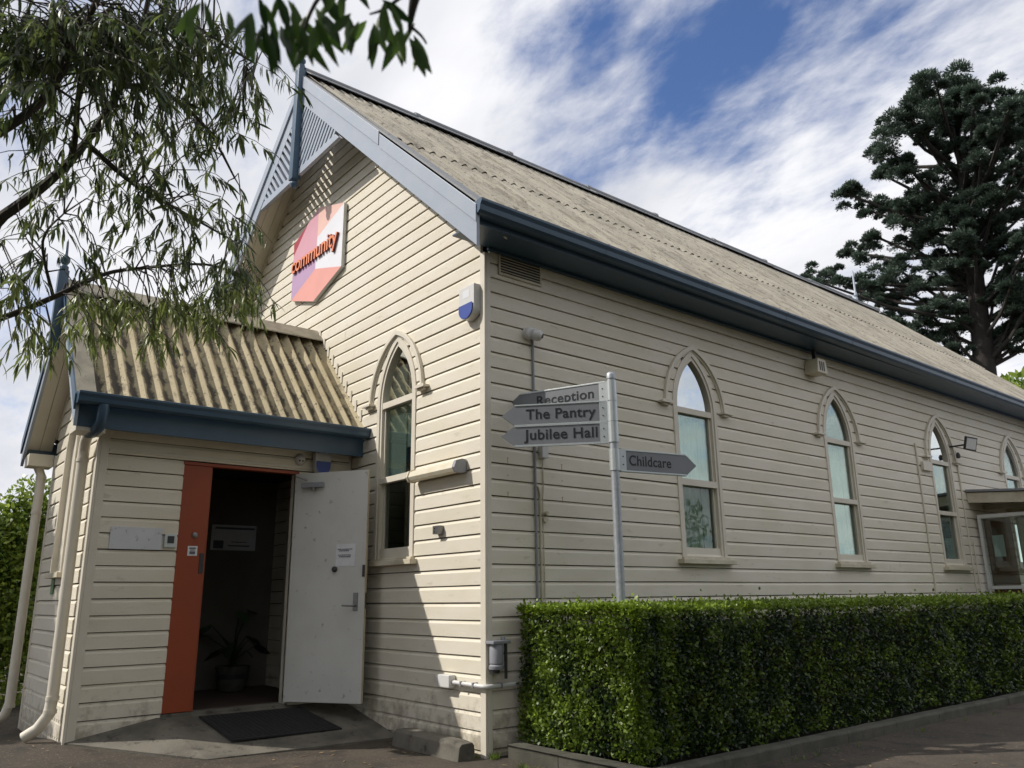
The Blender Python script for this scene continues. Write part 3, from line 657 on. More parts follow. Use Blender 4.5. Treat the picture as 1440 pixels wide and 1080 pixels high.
gutter('gutter', .405, .56, 4.585, -.455, LEN+.45, .125, drop=.10)
gutter('gutter', 2*RX-.405, .155+2*RX-.405, 4.585, -.455, LEN+.45, .125, sx=-1, drop=.10) if False else None
q = MB(); q.box(.372, .402, -.448, LEN+.42, 4.415, 4.52); q.build('fascia', m_blue, hall, .003)
q = MB(); q.box(.028, .062, -.0, LEN+.42, 4.375, 4.408); q.build('eave_bead', m_blue, hall, .008)
q = MB(); q.prism([(.03, 4.41), (.40, 4.405), (.40, 4.42), (.03, 4.425)], XZ(-.41), 0, LEN+.83); q.build('eave_soffit', m_blue, hall)
MB().prism([(.40, 4.24), (.40, 4.5), (.18, 4.5), (.18, 4.44)], XZ(-.446), 0, .03).build('eave_return', m_bluel, hall)
q = MB(); q.box(2*RX-.402, 2*RX-.372, -.448, LEN+.42, 4.15, 4.55); q.build('fascia', m_blue, hall, .003)
gutter('gutter', 2*RX-.405, 2*RX-.25, 4.585, -.455, LEN+.45, .125, sx=-1)
# sub-eave vent grille near the corner
vroot = MB(); vroot.box(.006, .030, .155, .69, 4.185, 4.385)
vent = vroot.build('vent_grille', m_dark, hall)
q = MB(); q.box(.024, .040, .145, .70, 4.375, 4.40); q.box(.024, .040, .145, .70, 4.165, 4.19); q.box(.024, .040, .145, .165, 4.19, 4.375); q.box(.024, .040, .68, .70, 4.19, 4.375); q.build('vent_frame', m_trimold, vent, .002)
for i in range(6):
    q = MB(); q.obox((.036, .4225, 4.212+i*.029), (0, 1, 0), (.8, 0, -.6), (.6, 0, .8), .257, .012, .003); q.build('louvre_blade', m_trimold, vent)
# ------------------------------------------------------------ porch roof
PRX, PRZ = RX, 4.44; PEX, PEZ = -2.27, 2.94
up_ = Vector((PRX-PEX, 0, PRZ-PEZ)); PSL = up_.length; up_.normalize()
proof = bpy.data.objects.new('porch_roof', None); C.objects.link(proof); proof.parent = hall; proof.location = Vector((RX, -1.4, 4.4))-root_loc(hall)
for sx in (1, -1):
    u2 = Vector((up_.x*sx, 0, up_.z)); ev = Vector((PRX+(PEX-PRX)*sx, 0, PEZ))
    nn = Vector((up_.z*sx, 0, -up_.x if up_.x < 0 else up_.x))
    y = -2.86
    for j in range(3):
        corr_sheet(ev+Vector((0, y, 0))+nn*(.01*(j % 2)), (0, 1, 0), u2, .944, PSL, 6, proof, m_proof, .032, .009); y += .946
    q = MB(); o_ = ev+Vector((0, -2.92, 0))+u2*PSL/2+nn*.035
    q.obox(o_, (0, 1, 0), u2, nn, .085, PSL/2, .006); q.build('verge_flashing', m_porchcap, proof)
    # barges
    pb = lambda a, b_, t0, t1: [(PRX+sx*a, PRZ-1.087*a+t0), (PRX+sx*b_, PRZ-1.087*b_+t0), (PRX+sx*b_, PRZ-1.087*b_+t1), (PRX+sx*a, PRZ-1.087*a+t1)]
    MB().prism(pb(0, 1.42, .02, -.25), XZ(-3.0), 0, .03).build('bargeboard', m_bluel, hall, .003)
    MB().prism(pb(0, 1.43, .06, -.09), XZ(-3.018), 0, .017).build('barge_capping', m_blue, hall, .003)
    for j in range(2): MB().prism(pb(.02, 1.36, -.13, -.15), XZ(-2.968+j*.132), 0, .128).build('soffit_board', m_trim, hall, .002)
    MB().prism(pb(.05, 1.15, -.15, -.24), XZ(-PD-.032), 0, .028).build('raking_mould', m_trim, hall, .003)
    a_, b_ = sorted((RX+sx*1.10, RX+sx*1.36))
    q = MB(); q.box(a_, b_, -2.965, -PD-.034, 2.62, 2.76); q.build('eave_return', m_trim, hall, .004)
    q = MB(); q.box(*sorted((RX+sx*1.365, RX+sx*1.335)), -2.965, .0, 2.66, 2.93); q.build('fascia', m_blue, hall, .003)
# ridge capping of the porch: folded metal
q = MB()
for sx in (1, -1):
    q.add([(PRX, -2.99, PRZ+.10), (PRX+sx*.20, -2.99, PRZ-.085), (PRX+sx*.20, .0, PRZ-.085), (PRX, .0, PRZ+.10),
           (PRX, -2.99, PRZ+.09), (PRX+sx*.20, -2.99, PRZ-.10), (PRX+sx*.20, .0, PRZ-.10), (PRX, .0, PRZ+.09)],
          [(0, 1, 2, 3), (4, 7, 6, 5), (0, 4, 5, 1), (1, 5, 6, 2), (2, 6, 7, 3), (3, 7, 4, 0)])
q.build('ridge_cap', m_porchcap, proof)
q = MB(); q.box(RX-.05, RX+.05, -3.09, -2.99, 3.72, 4.62); q.lathe([(.045, 0), (.045, .05), (.025, .07), (.05, .11), (.05, .15), (.02, .19), (.012, .34), (.002, .38)], (RX, -3.04, 4.62), n=14); q.lathe([(.001, -.05), (.04, -.03), (.04, 0)], (RX, -3.04, 3.70), n=14)
q.build('finial_post', m_blue, hall, .005)
gutter('gutter', PEX+.045, PEX+.165, 2.955, -3.0, .08, .105)
# stepped flashing tabs where the porch roof meets the boards
for i in range(10):
    x = RX+.10+i*.132; z = PRZ-1.087*(x-RX)+.045
    q = MB(); q.box(x-.022, x+.022, -.034, -.024, z, z+.135); q.build('flashing_tab', m_trim, hall, .002)
# downpipes of the porch
def ring(p, r, h=.02): return [(r, -h), (r, h)]
def downpipe(pts, r, clips):
    o = MB().tube(pts, r, 14).build('downpipe', m_trim, hall)
    for c in clips: MB().lathe([(r+.0, -.018), (r+.007, -.018), (r+.007, .018), (r, .018)], c, (0, 0, 1), 16).build('pipe_collar', m_trim, o)
    return o
downpipe([(-2.56, -2.80, 2.66), (-2.66, -2.80, 2.60), (-2.74, -2.79, 2.52), (-2.74, -2.79, 2.40), (-2.74, -2.79, .30), (-2.745, -2.80, .14), (-2.78, -2.87, .02), (-2.84, -2.96, -.05)], .050, [(-2.74, -2.79, 2.42), (-2.74, -2.79, .27), (-2.745, -2.795, .16)])
MB().tube([(PEX+.10, -2.78, 2.86), (PEX+.10, -2.78, 2.70), (PEX+.06, -2.79, 2.655), (-2.40, -2.80, 2.63), (-2.57, -2.80, 2.655)], .050, 14).build('gutter_outlet', m_blue, hall)
downpipe([(-4.93, -2.84, 2.72), (-4.93, -2.84, 2.64), (-4.86, -2.80, 2.52), (-4.86, -2.80, .05), (-4.87, -2.83, -.06), (-4.93, -2.92, -.17), (-5.0, -3.02, -.22)], .050, [(-4.86, -2.80, 2.50), (-4.86, -2.80, 2.1), (-4.86, -2.80, .02)])
# rear finial standing at the far end of the ridge
q = MB(); q.lathe([(.05, 0), (.05, .12), (.03, .15), (.05, .2), (.025, .25), (.022, .85), (.002, .9)], (RX, LEN-.55, RZ+.05), n=12); q.build('finial', m_bluel, hall)

# ============================================================ THINGS ON THE FRONT WALL
def poly_prism(pts, y0, y1): return MB().prism(pts, XZ(0), y0, y1)
cs = empty('community_sign', (-3.70, -.03, 4.96), 'six sided pink, lilac and white sign reading community, high on the gable wall', 'sign')
A6, B6, C6, D6, E6, F6 = (-4.46, 6.06), (-3.69, 6.335), (-2.93, 6.10), (-2.935, 5.205), (-3.715, 4.965), (-4.45, 5.19)
P6, Q6 = (-3.69, 5.885), (-3.705, 5.43)
B0 = (-4.02, 6.217); R6 = (-4.445, 5.87)
MB().prism([A6, B6, C6, D6, E6, F6], XZ(0), -.075, -.030).build('backing_panel', m_white, cs, .002)
def flat(name, pts, col):
    M_ = mat(name+'_print', col, .35, tuple(c*.93 for c in col), 6, .5)
    MB().prism(pts, XZ(0), -.0785, -.0755).build(name, M_, cs)
mid_l = (-4.24, 5.62)
flat('dark_red_corner', [A6, B0, R6], (.40, .045, .07))
flat('pink_facet', [B0, B6, P6, (-3.70, 5.66), (-4.446, 5.60), R6], (.70, .36, .43))
flat('peach_facet', [B6, C6, P6], (.84, .54, .46))
flat('white_facet', [P6, C6, D6, Q6, (-3.70, 5.66)], (.80, .80, .84))
flat('lilac_facet', [(-4.446, 5.60), (-3.70, 5.66), Q6, F6], (.50, .32, .50))
flat('salmon_facet', [F6, Q6, D6, E6], (.80, .36, .30))
me = text_mesh('community', .30, .016, .012, 1.0); lo, hi = extent(me); me.transform(Matrix.Translation((-lo[0], 0, 0)))
sxx = 1.40/(hi[0]-lo[0]); m_let = mat('coral_letter_face', (.85, .27, .12), .4, (.80, .25, .12), 6, .4); m_letside = mat('maroon_letter_side', (.20, .03, .03), .4, (.16, .02, .02), 6, .4)
me.materials.clear(); place(me, (-4.43, -.096, 5.575), (1, 0, -.012), (0.012, 0, 1), (0, -1, 0), sxx, 1.12)
o = link('community_lettering', me, [m_let, m_letside], cs)
for p in me.polygons: p.material_index = 0 if p.normal.y < -.7 else 1

def alarm_box(loc, nrm, label, w=.25, h=.34):
    """siren box: white shell with blue half round lens at the foot; local x across"""
    n_ = Vector(nrm); ux = Vector((0, 0, 1)).cross(n_) ; r = empty('alarm_box', loc, label, 'alarm', 'siren boxes')
    f = lambda u, v, d: tuple(Vector(loc)+ux*u+Vector((0, 0, v))+n_*d)
    arc = [(w/2*math.cos(a), .10+(.10)*math.sin(a)) for a in [math.pi+math.pi*i/10 for i in range(11)]]
    MB().prism([(w/2, h)]+[(-w/2, h)]+arc, f, 0, .075).build('shell', m_white, r, .008)
    MB().prism([(w*.42, .145), (-w*.42, .145)]+[(u*.84, v*.95+.008) for u, v in arc], f, .06, .088).build('blue_lens', m_bluep, r, .006)
    MB().prism([(-.06, .22), (.05, .22), (.05, .30), (-.06, .30)], f, .0755, .0765).build('faded_label', m_paper, r)
    return r
alarm_box((-.165, -.03, 3.70), (0, -1, 0), 'white siren box with blue base near the top corner of the sunlit gable wall')
alarm_box((PX1+.036, -.42, 2.44), (1, 0, 0), 'white and blue siren box half hidden behind the top of the open door', .19, .25)
# batten lamp
lr = empty('wall_lamp', (-.66, -.03, 2.27), 'long yellowed batten lamp on the sunlit gable wall beside the window', 'lamp')
q = MB(); q.prism([(0, 0), (.055, -.012), (.105, -.005), (.125, .03), (.105, .085), (.05, .105), (0, .10)], lambda u, v, d: (-1.12+d, -.03-u, 2.24+v), .03, .82); q.build('diffuser', m_offw, lr, .004)
for a, b_ in ((0, .03), (.82, .86)):
    q = MB(); q.prism([(0, -.004), (.06, -.018), (.112, -.010), (.135, .03), (.112, .092), (.05, .112), (0, .108)], lambda u, v, d: (-1.12+d, -.03-u, 2.24+v), a, b_); q.build('end_cap', m_grey if a else m_offw, lr, .003)
# small key box
kb = empty('key_switch', (-.66, -.03, 1.69), 'small grey key switch box on the gable wall below the batten lamp', 'switch')
q = MB(); q.box(-.735, -.635, -.085, -.025, 1.685, 1.765); q.build('box', m_steel, kb, .004)
q = MB(); q.lathe([(.009, 0), (.009, .004), (.001, .004)], (-.70, -.085, 1.74), (0, -1, 0), 10); q.lathe([(.009, 0), (.009, .004), (.001, .004)], (-.70, -.085, 1.71), (0, -1, 0), 10); q.build('key_barrel', m_dark, kb)
# outdoor pipe with box round the corner
tp = empty('corner_pipe', (-.4, -.05, .30), 'white plastic pipe from a small box round the corner of the hall', 'pipe')
q = MB(); q.box(-.60, -.42, -.10, -.024, .325, .43); q.build('end_box', m_white, tp, .008)
q = MB(); q.box(-.68, -.60, -.07, -.024, .35, .41); q.build('outlet', m_white, tp, .008)
q = MB(); q.tube([(-.43, -.055, .372), (.02, -.055, .364), (.045, -.04, .364), (.055, -.01, .364), (.055, .02, .364), (.055, 1.4, .372)], .019, 12); q.build('pipe', m_white, tp)
q = MB()
for x in (-.28, -.10): q.box(x-.008, x+.008, -.079, -.024, .346, .39)
q.box(.024, .079, .10, .116, .343, .386); q.build('pipe_clip', m_grey, tp)
# gas regulator
gr = empty('gas_regulator', (.07, .07, .42), 'grey gas regulator with a short pipe on the side wall by the hedge', 'regulator')
q = MB(); q.lathe([(.001, 0), (.062, 0), (.066, .012), (.066, .03), (.05, .045), (.025, .05), (.022, .09), (.001, .09)], (.075, .05, .50), (0, 0, 1), 20)
q.lathe([(.05, 0), (.06, .01), (.06, .16), (.05, .175), (.001, .176)], (.075, .05, .54), (0, 0, 1), 20); q.build('body', m_grey, gr)
q = MB(); q.box(.02, .14, -.03, .16, .71, .735); q.lathe([(.02, 0), (.02, .03), (.001, .03)], (.08, .12, .735)); q.build('bracket', m_grey, gr, .003)
q = MB(); q.tube([(.08, .15, .73), (.08, .15, .42)], .014, 8); q.lathe([(.04, 0), (.045, .04), (.001, .05)], (.07, .04, .47)); q.build('drop_pipe', m_dark, gr)

# ============================================================ SIDE WALL THINGS
sc = empty('security_camera', (.10, .52, 3.62), 'white dome camera on the side wall near the corner', 'camera')
q = MB(); q.lathe([(.001, 0), (.062, 0), (.062, .06), (.055, .075), (.04, .08)], (.022, .50, 3.62), (1, 0, -.1), 20); q.build('mount', m_white, sc)
q = MB(); q.lathe([(.058, 0), (.058, .05), (.045, .075), (.02, .085), (.001, .086)], (.10, .53, 3.60), (.75, .55, -.3), 20); q.build('camera_head', m_white, sc)
q = MB(); q.lathe([(.02, 0), (.02, .006), (.001, .006)], Vector((.10, .53, 3.60))+Vector((.75, .55, -.3)).normalized()*.087, (.75, .55, -.3), 14); q.build('lens', m_dark, sc)
MB().tube([(.035, .565, 3.58), (.035, .565, .6)], .0125, 8).build('conduit', m_grey, None, label='thin grey conduit running down the side wall from the dome camera', cat='pipe')
q = MB(); q.tube([(.035, .62, 2.02), (.035, .62, .6)], .011, 8); q.tube([(.035, .625, 2.02), (.035, .60, 2.10), (.035, .575, 2.12)], .011, 8)
q.build('conduit', m_trimold, None, label='second cream conduit on the side wall joining the grey one at half height', cat='pipe')
q = MB(); q.tube([(.032, .665, 2.36), (.032, .67, 2.15), (.034, .655, 1.98), (.034, .66, .6)], .0055, 6); q.build('cable', m_trimold, None, label='loose thin cable hanging below the small box on the side wall', cat='cable')
q = MB(); q.lathe([(.03, 0), (.03, .03), (.001, .03)], (.022, .68, 1.80), (1, 0, 0), 12); q.lathe([(.018, 0), (.018, .05), (.001, .05)], (.022, .68, 1.86), (1, 0, 0), 10)
q.build('cable_bracket', m_trimold, None, label='round painted cable bracket on the side wall beside the two conduits', cat='bracket')
q = MB(); q.box(.022, .085, .62, .70, 2.385, 2.50); q.build('junction_box', m_white, None, .005, label='small pale junction box on the side wall behind the arrow signs', cat='box')
# rust stained screw holes left by a removed sign
m_rust = mat('rust_stain', (.36, .20, .09), .8, (.45, .36, .24), 40, .9); nb_ = 0
for yy_ in (.24, .92):
    for z in (2.35, 2.19, 2.03):
        q = MB(); q.lathe([(.006, 0), (.006, .004), (.001, .005)], (.0215, yy_, z), (1, 0, 0), 8); q.box(.0222, .0228, yy_-.004, yy_+.004, z-.05, z-.007)
        q.build('rusty_screw', m_rust, hall)
sp_o = empty('loudspeaker', (.12, 5.7, 4.10), 'small cream horn loudspeaker tucked under the eave above the second window', 'speaker')
q = MB(); q.prism([(-.13, -.10), (.13, -.10), (.10, .10), (-.10, .10)], lambda u, v, d: (.03+d, 5.68+u, 4.14+v), 0, .20); q.build('horn_body', m_offw, sp_o, .006)
q = MB()
for k in range(3): q.box(.231, .236, 5.61+k*.05, 5.63+k*.05, 4.07, 4.20)
q.box(.10, .15, 5.66, 5.70, 4.24, 4.40); q.build('grille_slots', m_dark, sp_o)
fl = empty('floodlight', (.2, 9.95, 3.45), 'square floodlight on a short arm between the third and fourth windows', 'light')
q = MB(); q.obox((.33, 9.98, 3.50), (.35, .9, -.1), (.8, -.45, -.38), (.25, 0, .95), .12, .02, .11); q.build('lamp_body', m_dark, fl, .004)
q = MB(); q.obox(Vector((.33, 9.98, 3.50))+Vector((.8, -.45, -.38)).normalized()*.022, (.35, .9, -.1), (.8, -.45, -.38), (.25, 0, .95), .10, .002, .09); q.build('glass_face', m_white, fl)
q = MB(); q.tube([(.02, 9.90, 3.48), (.30, 9.95, 3.49)], .014, 8); q.lathe([(.03, 0), (.035, .05), (.02, .09), (.001, .1)], (.12, 9.95, 3.28)); q.build('arm', m_dark, fl)
MB().tube([(.035, 8.60, 3.40), (.035, 8.60, .4)], .014, 8).build('conduit', m_trim, None, label='cream conduit on the side wall between the second and third windows', cat='pipe')
MB().tube([(.035, 10.08, 3.42), (.035, 10.08, .4)], .013, 8).build('conduit', m_trim, None, label='cream conduit dropping from the floodlight past the awning end', cat='pipe')
MB().tube([(.035, 10.24, 1.9), (.035, 10.24, .4)], .013, 8).build('conduit', m_trim, None, label='short cream conduit beside the framed screen under the awning', cat='pipe')
q = MB(); q.box(.022, .07, 8.72, 9.02, 2.98, 3.12); q.build('junction_box', m_trim, None, .004, label='painted box on the side wall just left of the third window', cat='box')
# awning and framed noticeboard at the far end
aw = empty('awning', (.9, 12, 2.6), 'dark edged skillion awning fixed to the side wall under the fourth window', 'awning')
q = MB(); q.prism([(0.03, 2.74), (1.9, 2.60), (1.9, 2.63), (.03, 2.78)], lambda u, v, d: (u, d, v), 10.25, 14.6); q.build('roof_panel', m_grey, aw)
q = MB(); q.prism([(0.03, 2.56), (1.86, 2.42), (1.86, 2.58), (.03, 2.72)], lambda u, v, d: (u, d, v), 10.28, 10.33); q.build('end_beam', m_trimold, aw, .003)
q = MB(); q.box(1.80, 1.88, 10.34, 14.5, 2.40, 2.55); q.build('front_beam', m_trimold, aw, .003)
for y in (10.6, 14.3): MB().box(1.78, 1.86, y, y+.08, GZ, 2.40).build('post', m_trimold, aw, .003)
for i in range(4): MB().box(.03, 1.8, 10.9+i*1.0, 10.95+i*1.0, 2.47, 2.55).build('rafter', m_trimold, aw)
nbd = empty('framed_screen', (.8, 10.45, .9), 'white framed glazed screen with brown board and paper under the awning', 'screen')
q = MB(); q.box(.08, .13, 10.42, 10.47, 1.13, 2.35); q.box(1.70, 1.75, 10.42, 10.47, 1.13, 2.35); q.box(.13, 1.70, 10.42, 10.47, 2.29, 2.35); q.box(.13, 1.70, 10.42, 10.47, 1.13, 1.18); q.build('frame', m_white, nbd, .003)
q = MB(); q.box(.13, 1.70, 10.44, 10.445, 1.18, 2.29); q.build('glass', m_glass, nbd)
m_brown = mat('red_brown_board', (.16, .055, .035), .7, (.11, .04, .028), 5, .6)
q = MB(); q.box(.15, .56, 10.475, 10.49, .5, 2.28); q.build('brown_board', m_brown, nbd)
q = MB(); q.box(.25, .42, 10.468, 10.472, 1.65, 2.0); q.build('paper_sheet', m_paper, nbd)
q = MB(); q.box(.5, 1.68, 10.9, 10.93, .5, 2.28); q.build('pale_panel', m_trimold, nbd)
for i in range(6): MB().box(.52+i*.2, .54+i*.2, 10.86, 10.895, .5, 2.28).build('batten', m_trimold, nbd)
for x in (.09, 1.71): MB().box(x, x+.03, 10.43, 10.46, GZ, 1.13).build('leg', m_white, nbd)
q = MB(); q.box(.85, 1.15, 10.55, 10.8, .6, 1.35); q.build('waste_bin', m_bluep, None, .02, label='blue bin standing behind the glazed screen under the awning', cat='bin')

# ============================================================ PORCH WALL THINGS
pl = empty('blank_plate', (PX1+.03, -2.28, 1.58), 'blank scuffed white metal plate on the porch wall left of the orange panel', 'plate')
m_plate = mat('scuffed_white_metal', (.62, .64, .67), .35, (.55, .57, .60), 5, .6, [((.16, .16, .16), 20, .60, .75)])
MB().box(PX1+.024, PX1+.034, -2.515, -2.045, 1.58, 1.79).build('panel', m_plate, pl, .002)
ic = empty('intercom', (PX1+.04, -1.97, 1.60), 'small square steel intercom with a dark screen beside the orange panel', 'intercom')
MB().box(PX1+.024, PX1+.055, -2.025, -1.912, 1.605, 1.735).build('casing', m_alu, ic, .004)
MB().box(PX1+.0555, PX1+.058, -2.0, -1.937, 1.645, 1.715).build('screen', m_dark, ic)
pc = empty('porch_camera', (PX1+.05, -.60, 2.58), 'white twin lens dome sensor under the porch gutter above the doorway', 'camera')
q = MB(); q.lathe([(.001, 0), (.058, 0), (.06, .02), (.05, .045), (.025, .06), (.001, .062)], (PX1+.022, -.66, 2.60), (1, -.15, -.3), 22); q.build('dome', m_white, pc)
q = MB()
for dy in (-.018, .018): q.lathe([(.010, 0), (.010, .006), (.001, .007)], (PX1+.078, -.668+dy, 2.583), (1, -.15, -.3), 12)
q.build('lens_pair', m_dark, pc)
# notice taped to the door
def printed_paper(name, fnp, w, h, rows, label, cat='notice', mat_=m_paper):
    r = empty(name, fnp(0, 0, 0), label, cat)
    n = 6; V = [fnp(-w/2+w*i/n, -h/2+h*j/n, .003+.0035*noise.noise(Vector((i*.8, j*.9, w*50)))) for j in range(n+1) for i in range(n+1)]
    q = MB(); q.add(V, [(j*(n+1)+i, j*(n+1)+i+1, (j+1)*(n+1)+i+1, (j+1)*(n+1)+i) for j in range(n) for i in range(n)], True); q.build('sheet', mat_, r)
    return r
nt = printed_paper('paper_notice', lambda u, v, d: tuple(dpt(DL-.235+u, d, 1.545+v)), .225, .23, 4, 'white paper notice in a plastic sleeve taped to the open door')
q = MB()
for z0, wd in ((1.605, .15), (1.588, .12), (1.545, .14), (1.528, .115)):
    u = DL-.25-wd/2
    while u < DL-.25+wd/2:
        l = random.uniform(.008, .024); c0 = dpt(u+l/2, .008, z0); q.obox(c0, du, dn, (0, 0, 1), l/2, .0004, .0042); u += l+.004
q.build('printed_lines', m_ink, nt)
st = printed_paper('door_sticker', lambda u, v, d: (PX1+.0205+d, -1.742+u, 1.58+v), .095, .095, 2, 'small white sticker on the orange fixed door panel', 'sticker')
q = MB(); q.box(PX1+.0265, PX1+.0272, -1.775, -1.71, 1.60, 1.612); q.box(PX1+.0265, PX1+.0272, -1.765, -1.72, 1.585, 1.592); q.box(PX1+.0265, PX1+.0272, -1.77, -1.715, 1.548, 1.575); q.build('printed_lines', m_ink, st)
# green tag under the niche sill
MB().box(-3.93, -3.80, -PD-.034, -PD-.028, 1.18, 1.34).build('green_tag', mat('green_tag', (.10, .24, .09), .6, (.25, .34, .22), 60, .9), None, label='small green square tag under the sill of the porch gable niche', cat='tag')
# door mat
mt = MB(); zr = lambda x: .055+(GZ+.012-.055)*(x+2.60)/1.15
Vm = [(-2.44, -1.58, zr(-2.44)+.004), (-1.76, -1.50, zr(-1.76)+.010), (-1.73, -.44, zr(-1.73)+.010), (-2.43, -.56, zr(-2.43)+.004)]
mt.add(Vm+[(x, y, z+.012) for x, y, z in Vm], [(3, 2, 1, 0), (4, 5, 6, 7), (0, 1, 5, 4), (1, 2, 6, 5), (2, 3, 7, 6), (3, 0, 4, 7)])
for i in range(22):
    a = Vector(Vm[0]).lerp(Vector(Vm[3]), (i+.5)/22); b_ = Vector(Vm[1]).lerp(Vector(Vm[2]), (i+.5)/22); c_ = (a+b_)/2; dd_ = (b_-a)
    mt.obox(c_+Vector((0, 0, .0135)), dd_, Vector((0, 1, 0)), Vector((0, 0, 1)), dd_.length/2-.03, .011, .003)
mt.build('door_mat', m_rub, None, label='black ribbed rubber mat on the concrete ramp before the doorway', cat='mat')
# wheel stop block
ws = MB(); wd = Vector((1.0, -.02, 0)).normalized(); wn = Vector((wd.y, -wd.x, 0))
prof = [(-.115, 0), (.075, 0), (.055, .125), (.03, .15), (-.085, .15), (-.105, .125)]
def wsf(u, v, d): return tuple(Vector((-1.10, -.19, GZ-.01))+wd*d+Vector((wd.y, -wd.x, 0))*u+Vector((0, 0, v)))
n = 10; V = []
for i in range(n+1):
    d = 1.08*i/n; k = .93 if i in (0, n) else 1; V += [tuple(Vector(wsf(u*k, v*(k if v > .1 else 1), d))+Vector((0, 0, .004*noise.noise(Vector((d*6, u*9, 1)))))) for u, v in prof]
F = [(i*6+k, i*6+(k+1) % 6, (i+1)*6+(k+1) % 6, (i+1)*6+k) for i in range(n) for k in range(6)]+[tuple(range(6)), tuple(n*6+k for k in range(5, -1, -1))]
ws.add(V, F); ws.build('concrete_block', m_conc, None, .008, label='long weathered concrete wheel stop lying against the foot of the gable wall', cat='wheel stop')
# pot plant inside the porch
pp = empty('pot_plant', (-4.22, -.62, .05), 'leafy plant in a striped round pot inside the dark porch', 'pot plant')
MB().lathe([(.001, 0), (.13, 0), (.155, .02), (.175, .10), (.18, .13), (.18, .19), (.185, .24), (.20, .27), (.20, .29), (.18, .29), (.17, .25), (.001, .25)], (-4.22, -.62, .05)).build('pot', m_concd, pp)
MB().lathe([(.181, 0), (.184, .005), (.187, .055), (.181, .06)], (-4.22, -.62, .20)).build('dark_band', m_dark, pp)
q = MB(); tips = []
for i in range(13):
    a = i*2.4; r_ = random.uniform(.12, .42); h_ = random.uniform(.45, .98); t_ = Vector((-4.22+r_*math.cos(a)*.8, -.62+r_*math.sin(a), .05+h_)); tips.append((t_, a))
    q.tube([(-4.22, -.62, .28), (-4.22+.15*r_*math.cos(a), -.62+.2*r_*math.sin(a), .28+(h_-.25)*.6), t_], [.010, .008, .005], 6)
q.build('stem', m_plant, pp)
pos = np.array([list(t) for t, a in tips for _ in (0,)]); dirs = np.array([[math.cos(a), math.sin(a), random.uniform(-.5, .2)] for t, a in tips])
for i in range(13): leaves('leaf', pos[i:i+1], dirs[i:i+1], np.array([[0, 0, 1.0]])+.3*rng.normal(size=(1, 3)), rng.uniform(.22, .34, 1), rng.uniform(.15, .22, 1), rng.random(1), m_plant, pp, .25)
# noticeboard poster and rack on the inner wall
po = empty('wall_poster', (-4.63, -.55, 1.75), 'pale poster on the inner porch wall above the pot plant', 'poster')
MB().box(PX0+.091, PX0+.10, -.86, -.28, 1.72, 2.04).build('sheet', m_paper, po)
q = MB(); q.box(PX0+.1005, PX0+.1015, -.82, -.30, 1.985, 2.01); q.box(PX0+.1005, PX0+.1015, -.83, -.70, 1.74, 1.84); q.box(PX0+.1005, PX0+.1015, -.64, -.36, 1.77, 1.785); q.box(PX0+.1005, PX0+.1015, -.60, -.40, 1.82, 1.83); q.build('printed_lines', m_ink, po)
rk = empty('brochure_rack', (-4.6, -1.0, .8), 'tall dark brochure rack on the inner porch wall', 'rack')
MB().box(PX0+.091, PX0+.15, -1.12, -.93, .5, 2.05).build('rack_back', m_dark, rk)
for z in (.65, 1.0, 1.35, 1.7): MB().box(PX0+.151, PX0+.19, -1.10, -.95, z, z+.17).build('leaflet', m_grey, rk)

# ============================================================ SIGNPOST
spx, spy, stop_ = .95, .70, 3.02
sg = empty('signpost', (spx, spy, GZ), 'galvanised signpost in the hedge with four grey arrow signs', 'signpost')
MB().tube([(spx, spy, GZ-.2), (spx, spy, 3.0)], .0385, 20).build('pole', m_galv, sg)
MB().lathe([(.043, 0), (.043, .035), (.036, .055), (.02, .065), (.001, .067)], (spx, spy, 2.985)).build('cap', m_galv, sg)
def sign_blade(ang, z0, z1, L, tip, text, face, tstart, tlen, tsize):
    a = rad(ang); u = Vector((math.cos(a), math.sin(a), 0)); nrm = Vector((u.y, -u.x, 0))
    if nrm.dot(Vector(CAM)-Vector((spx, spy, 0))) < 0: nrm = -nrm
    f = lambda p, v, d: tuple(Vector((spx, spy, 0))+u*p+Vector((0, 0, v))+nrm*d)
    bl = MB().prism([(.055, z0), (L, z0), (L+tip, (z0+z1)/2), (L, z1), (.055, z1)], f, -.008, .008).build('sign_blade', m_signg, sg, .0015)
    for za in (z0-.006, z1-.008): MB().prism([(.055, za), (L, za), (L, za+.014), (.055, za+.014)], f, -.013, .013).build('edge_rail', m_alu, bl, .002)
    MB().prism([(.043, z0), (.115, z0), (.115, z1), (.043, z1)], f, -.011, .0125).build('clamp_bracket', m_alu, bl, .002)
    MB().lathe([(.0385, 0), (.046, .0), (.046, z1-z0), (.0385, z1-z0)], (spx, spy, z0)).build('clamp_band', m_alu, bl)
    q = MB()
    for v in (.3, .68): q.lathe([(.006, 0), (.006, .004), (.001, .005)], f(.083, z0+(z1-z0)*v, .0125), nrm, 8)
    q.build('bolt', m_dark, bl)
    me = text_mesh(text, tsize, .0008, .013, 1.05); lo, hi = extent(me); me.transform(Matrix.Translation((-lo[0], 0, 0))); sx_ = tlen/(hi[0]-lo[0])
    rd = u if nrm.cross(Vector((0, 0, 1))).dot(u) < 0 else -u      # reading direction
    rd = Vector((0, 0, 1)).cross(nrm)
    st_ = tstart if rd.dot(u) > 0 else tstart+tlen
    me.materials.clear(); place(me, f(st_, z0+(z1-z0)*.30, .0095), rd, (0, 0, 1), nrm, sx_, 1.0)
    link('lettering', me, m_text, bl); return bl
sign_blade(-158, 2.775, 2.965, .93, .12, 'Reception', 0, .17, .58, .128)
sign_blade(-139, 2.593, 2.782, .885, .12, 'The Pantry', 0, .15, .63, .132)
sign_blade(-138.5, 2.405, 2.590, .885, .12, 'Jubilee Hall', 0, .14, .66, .132)
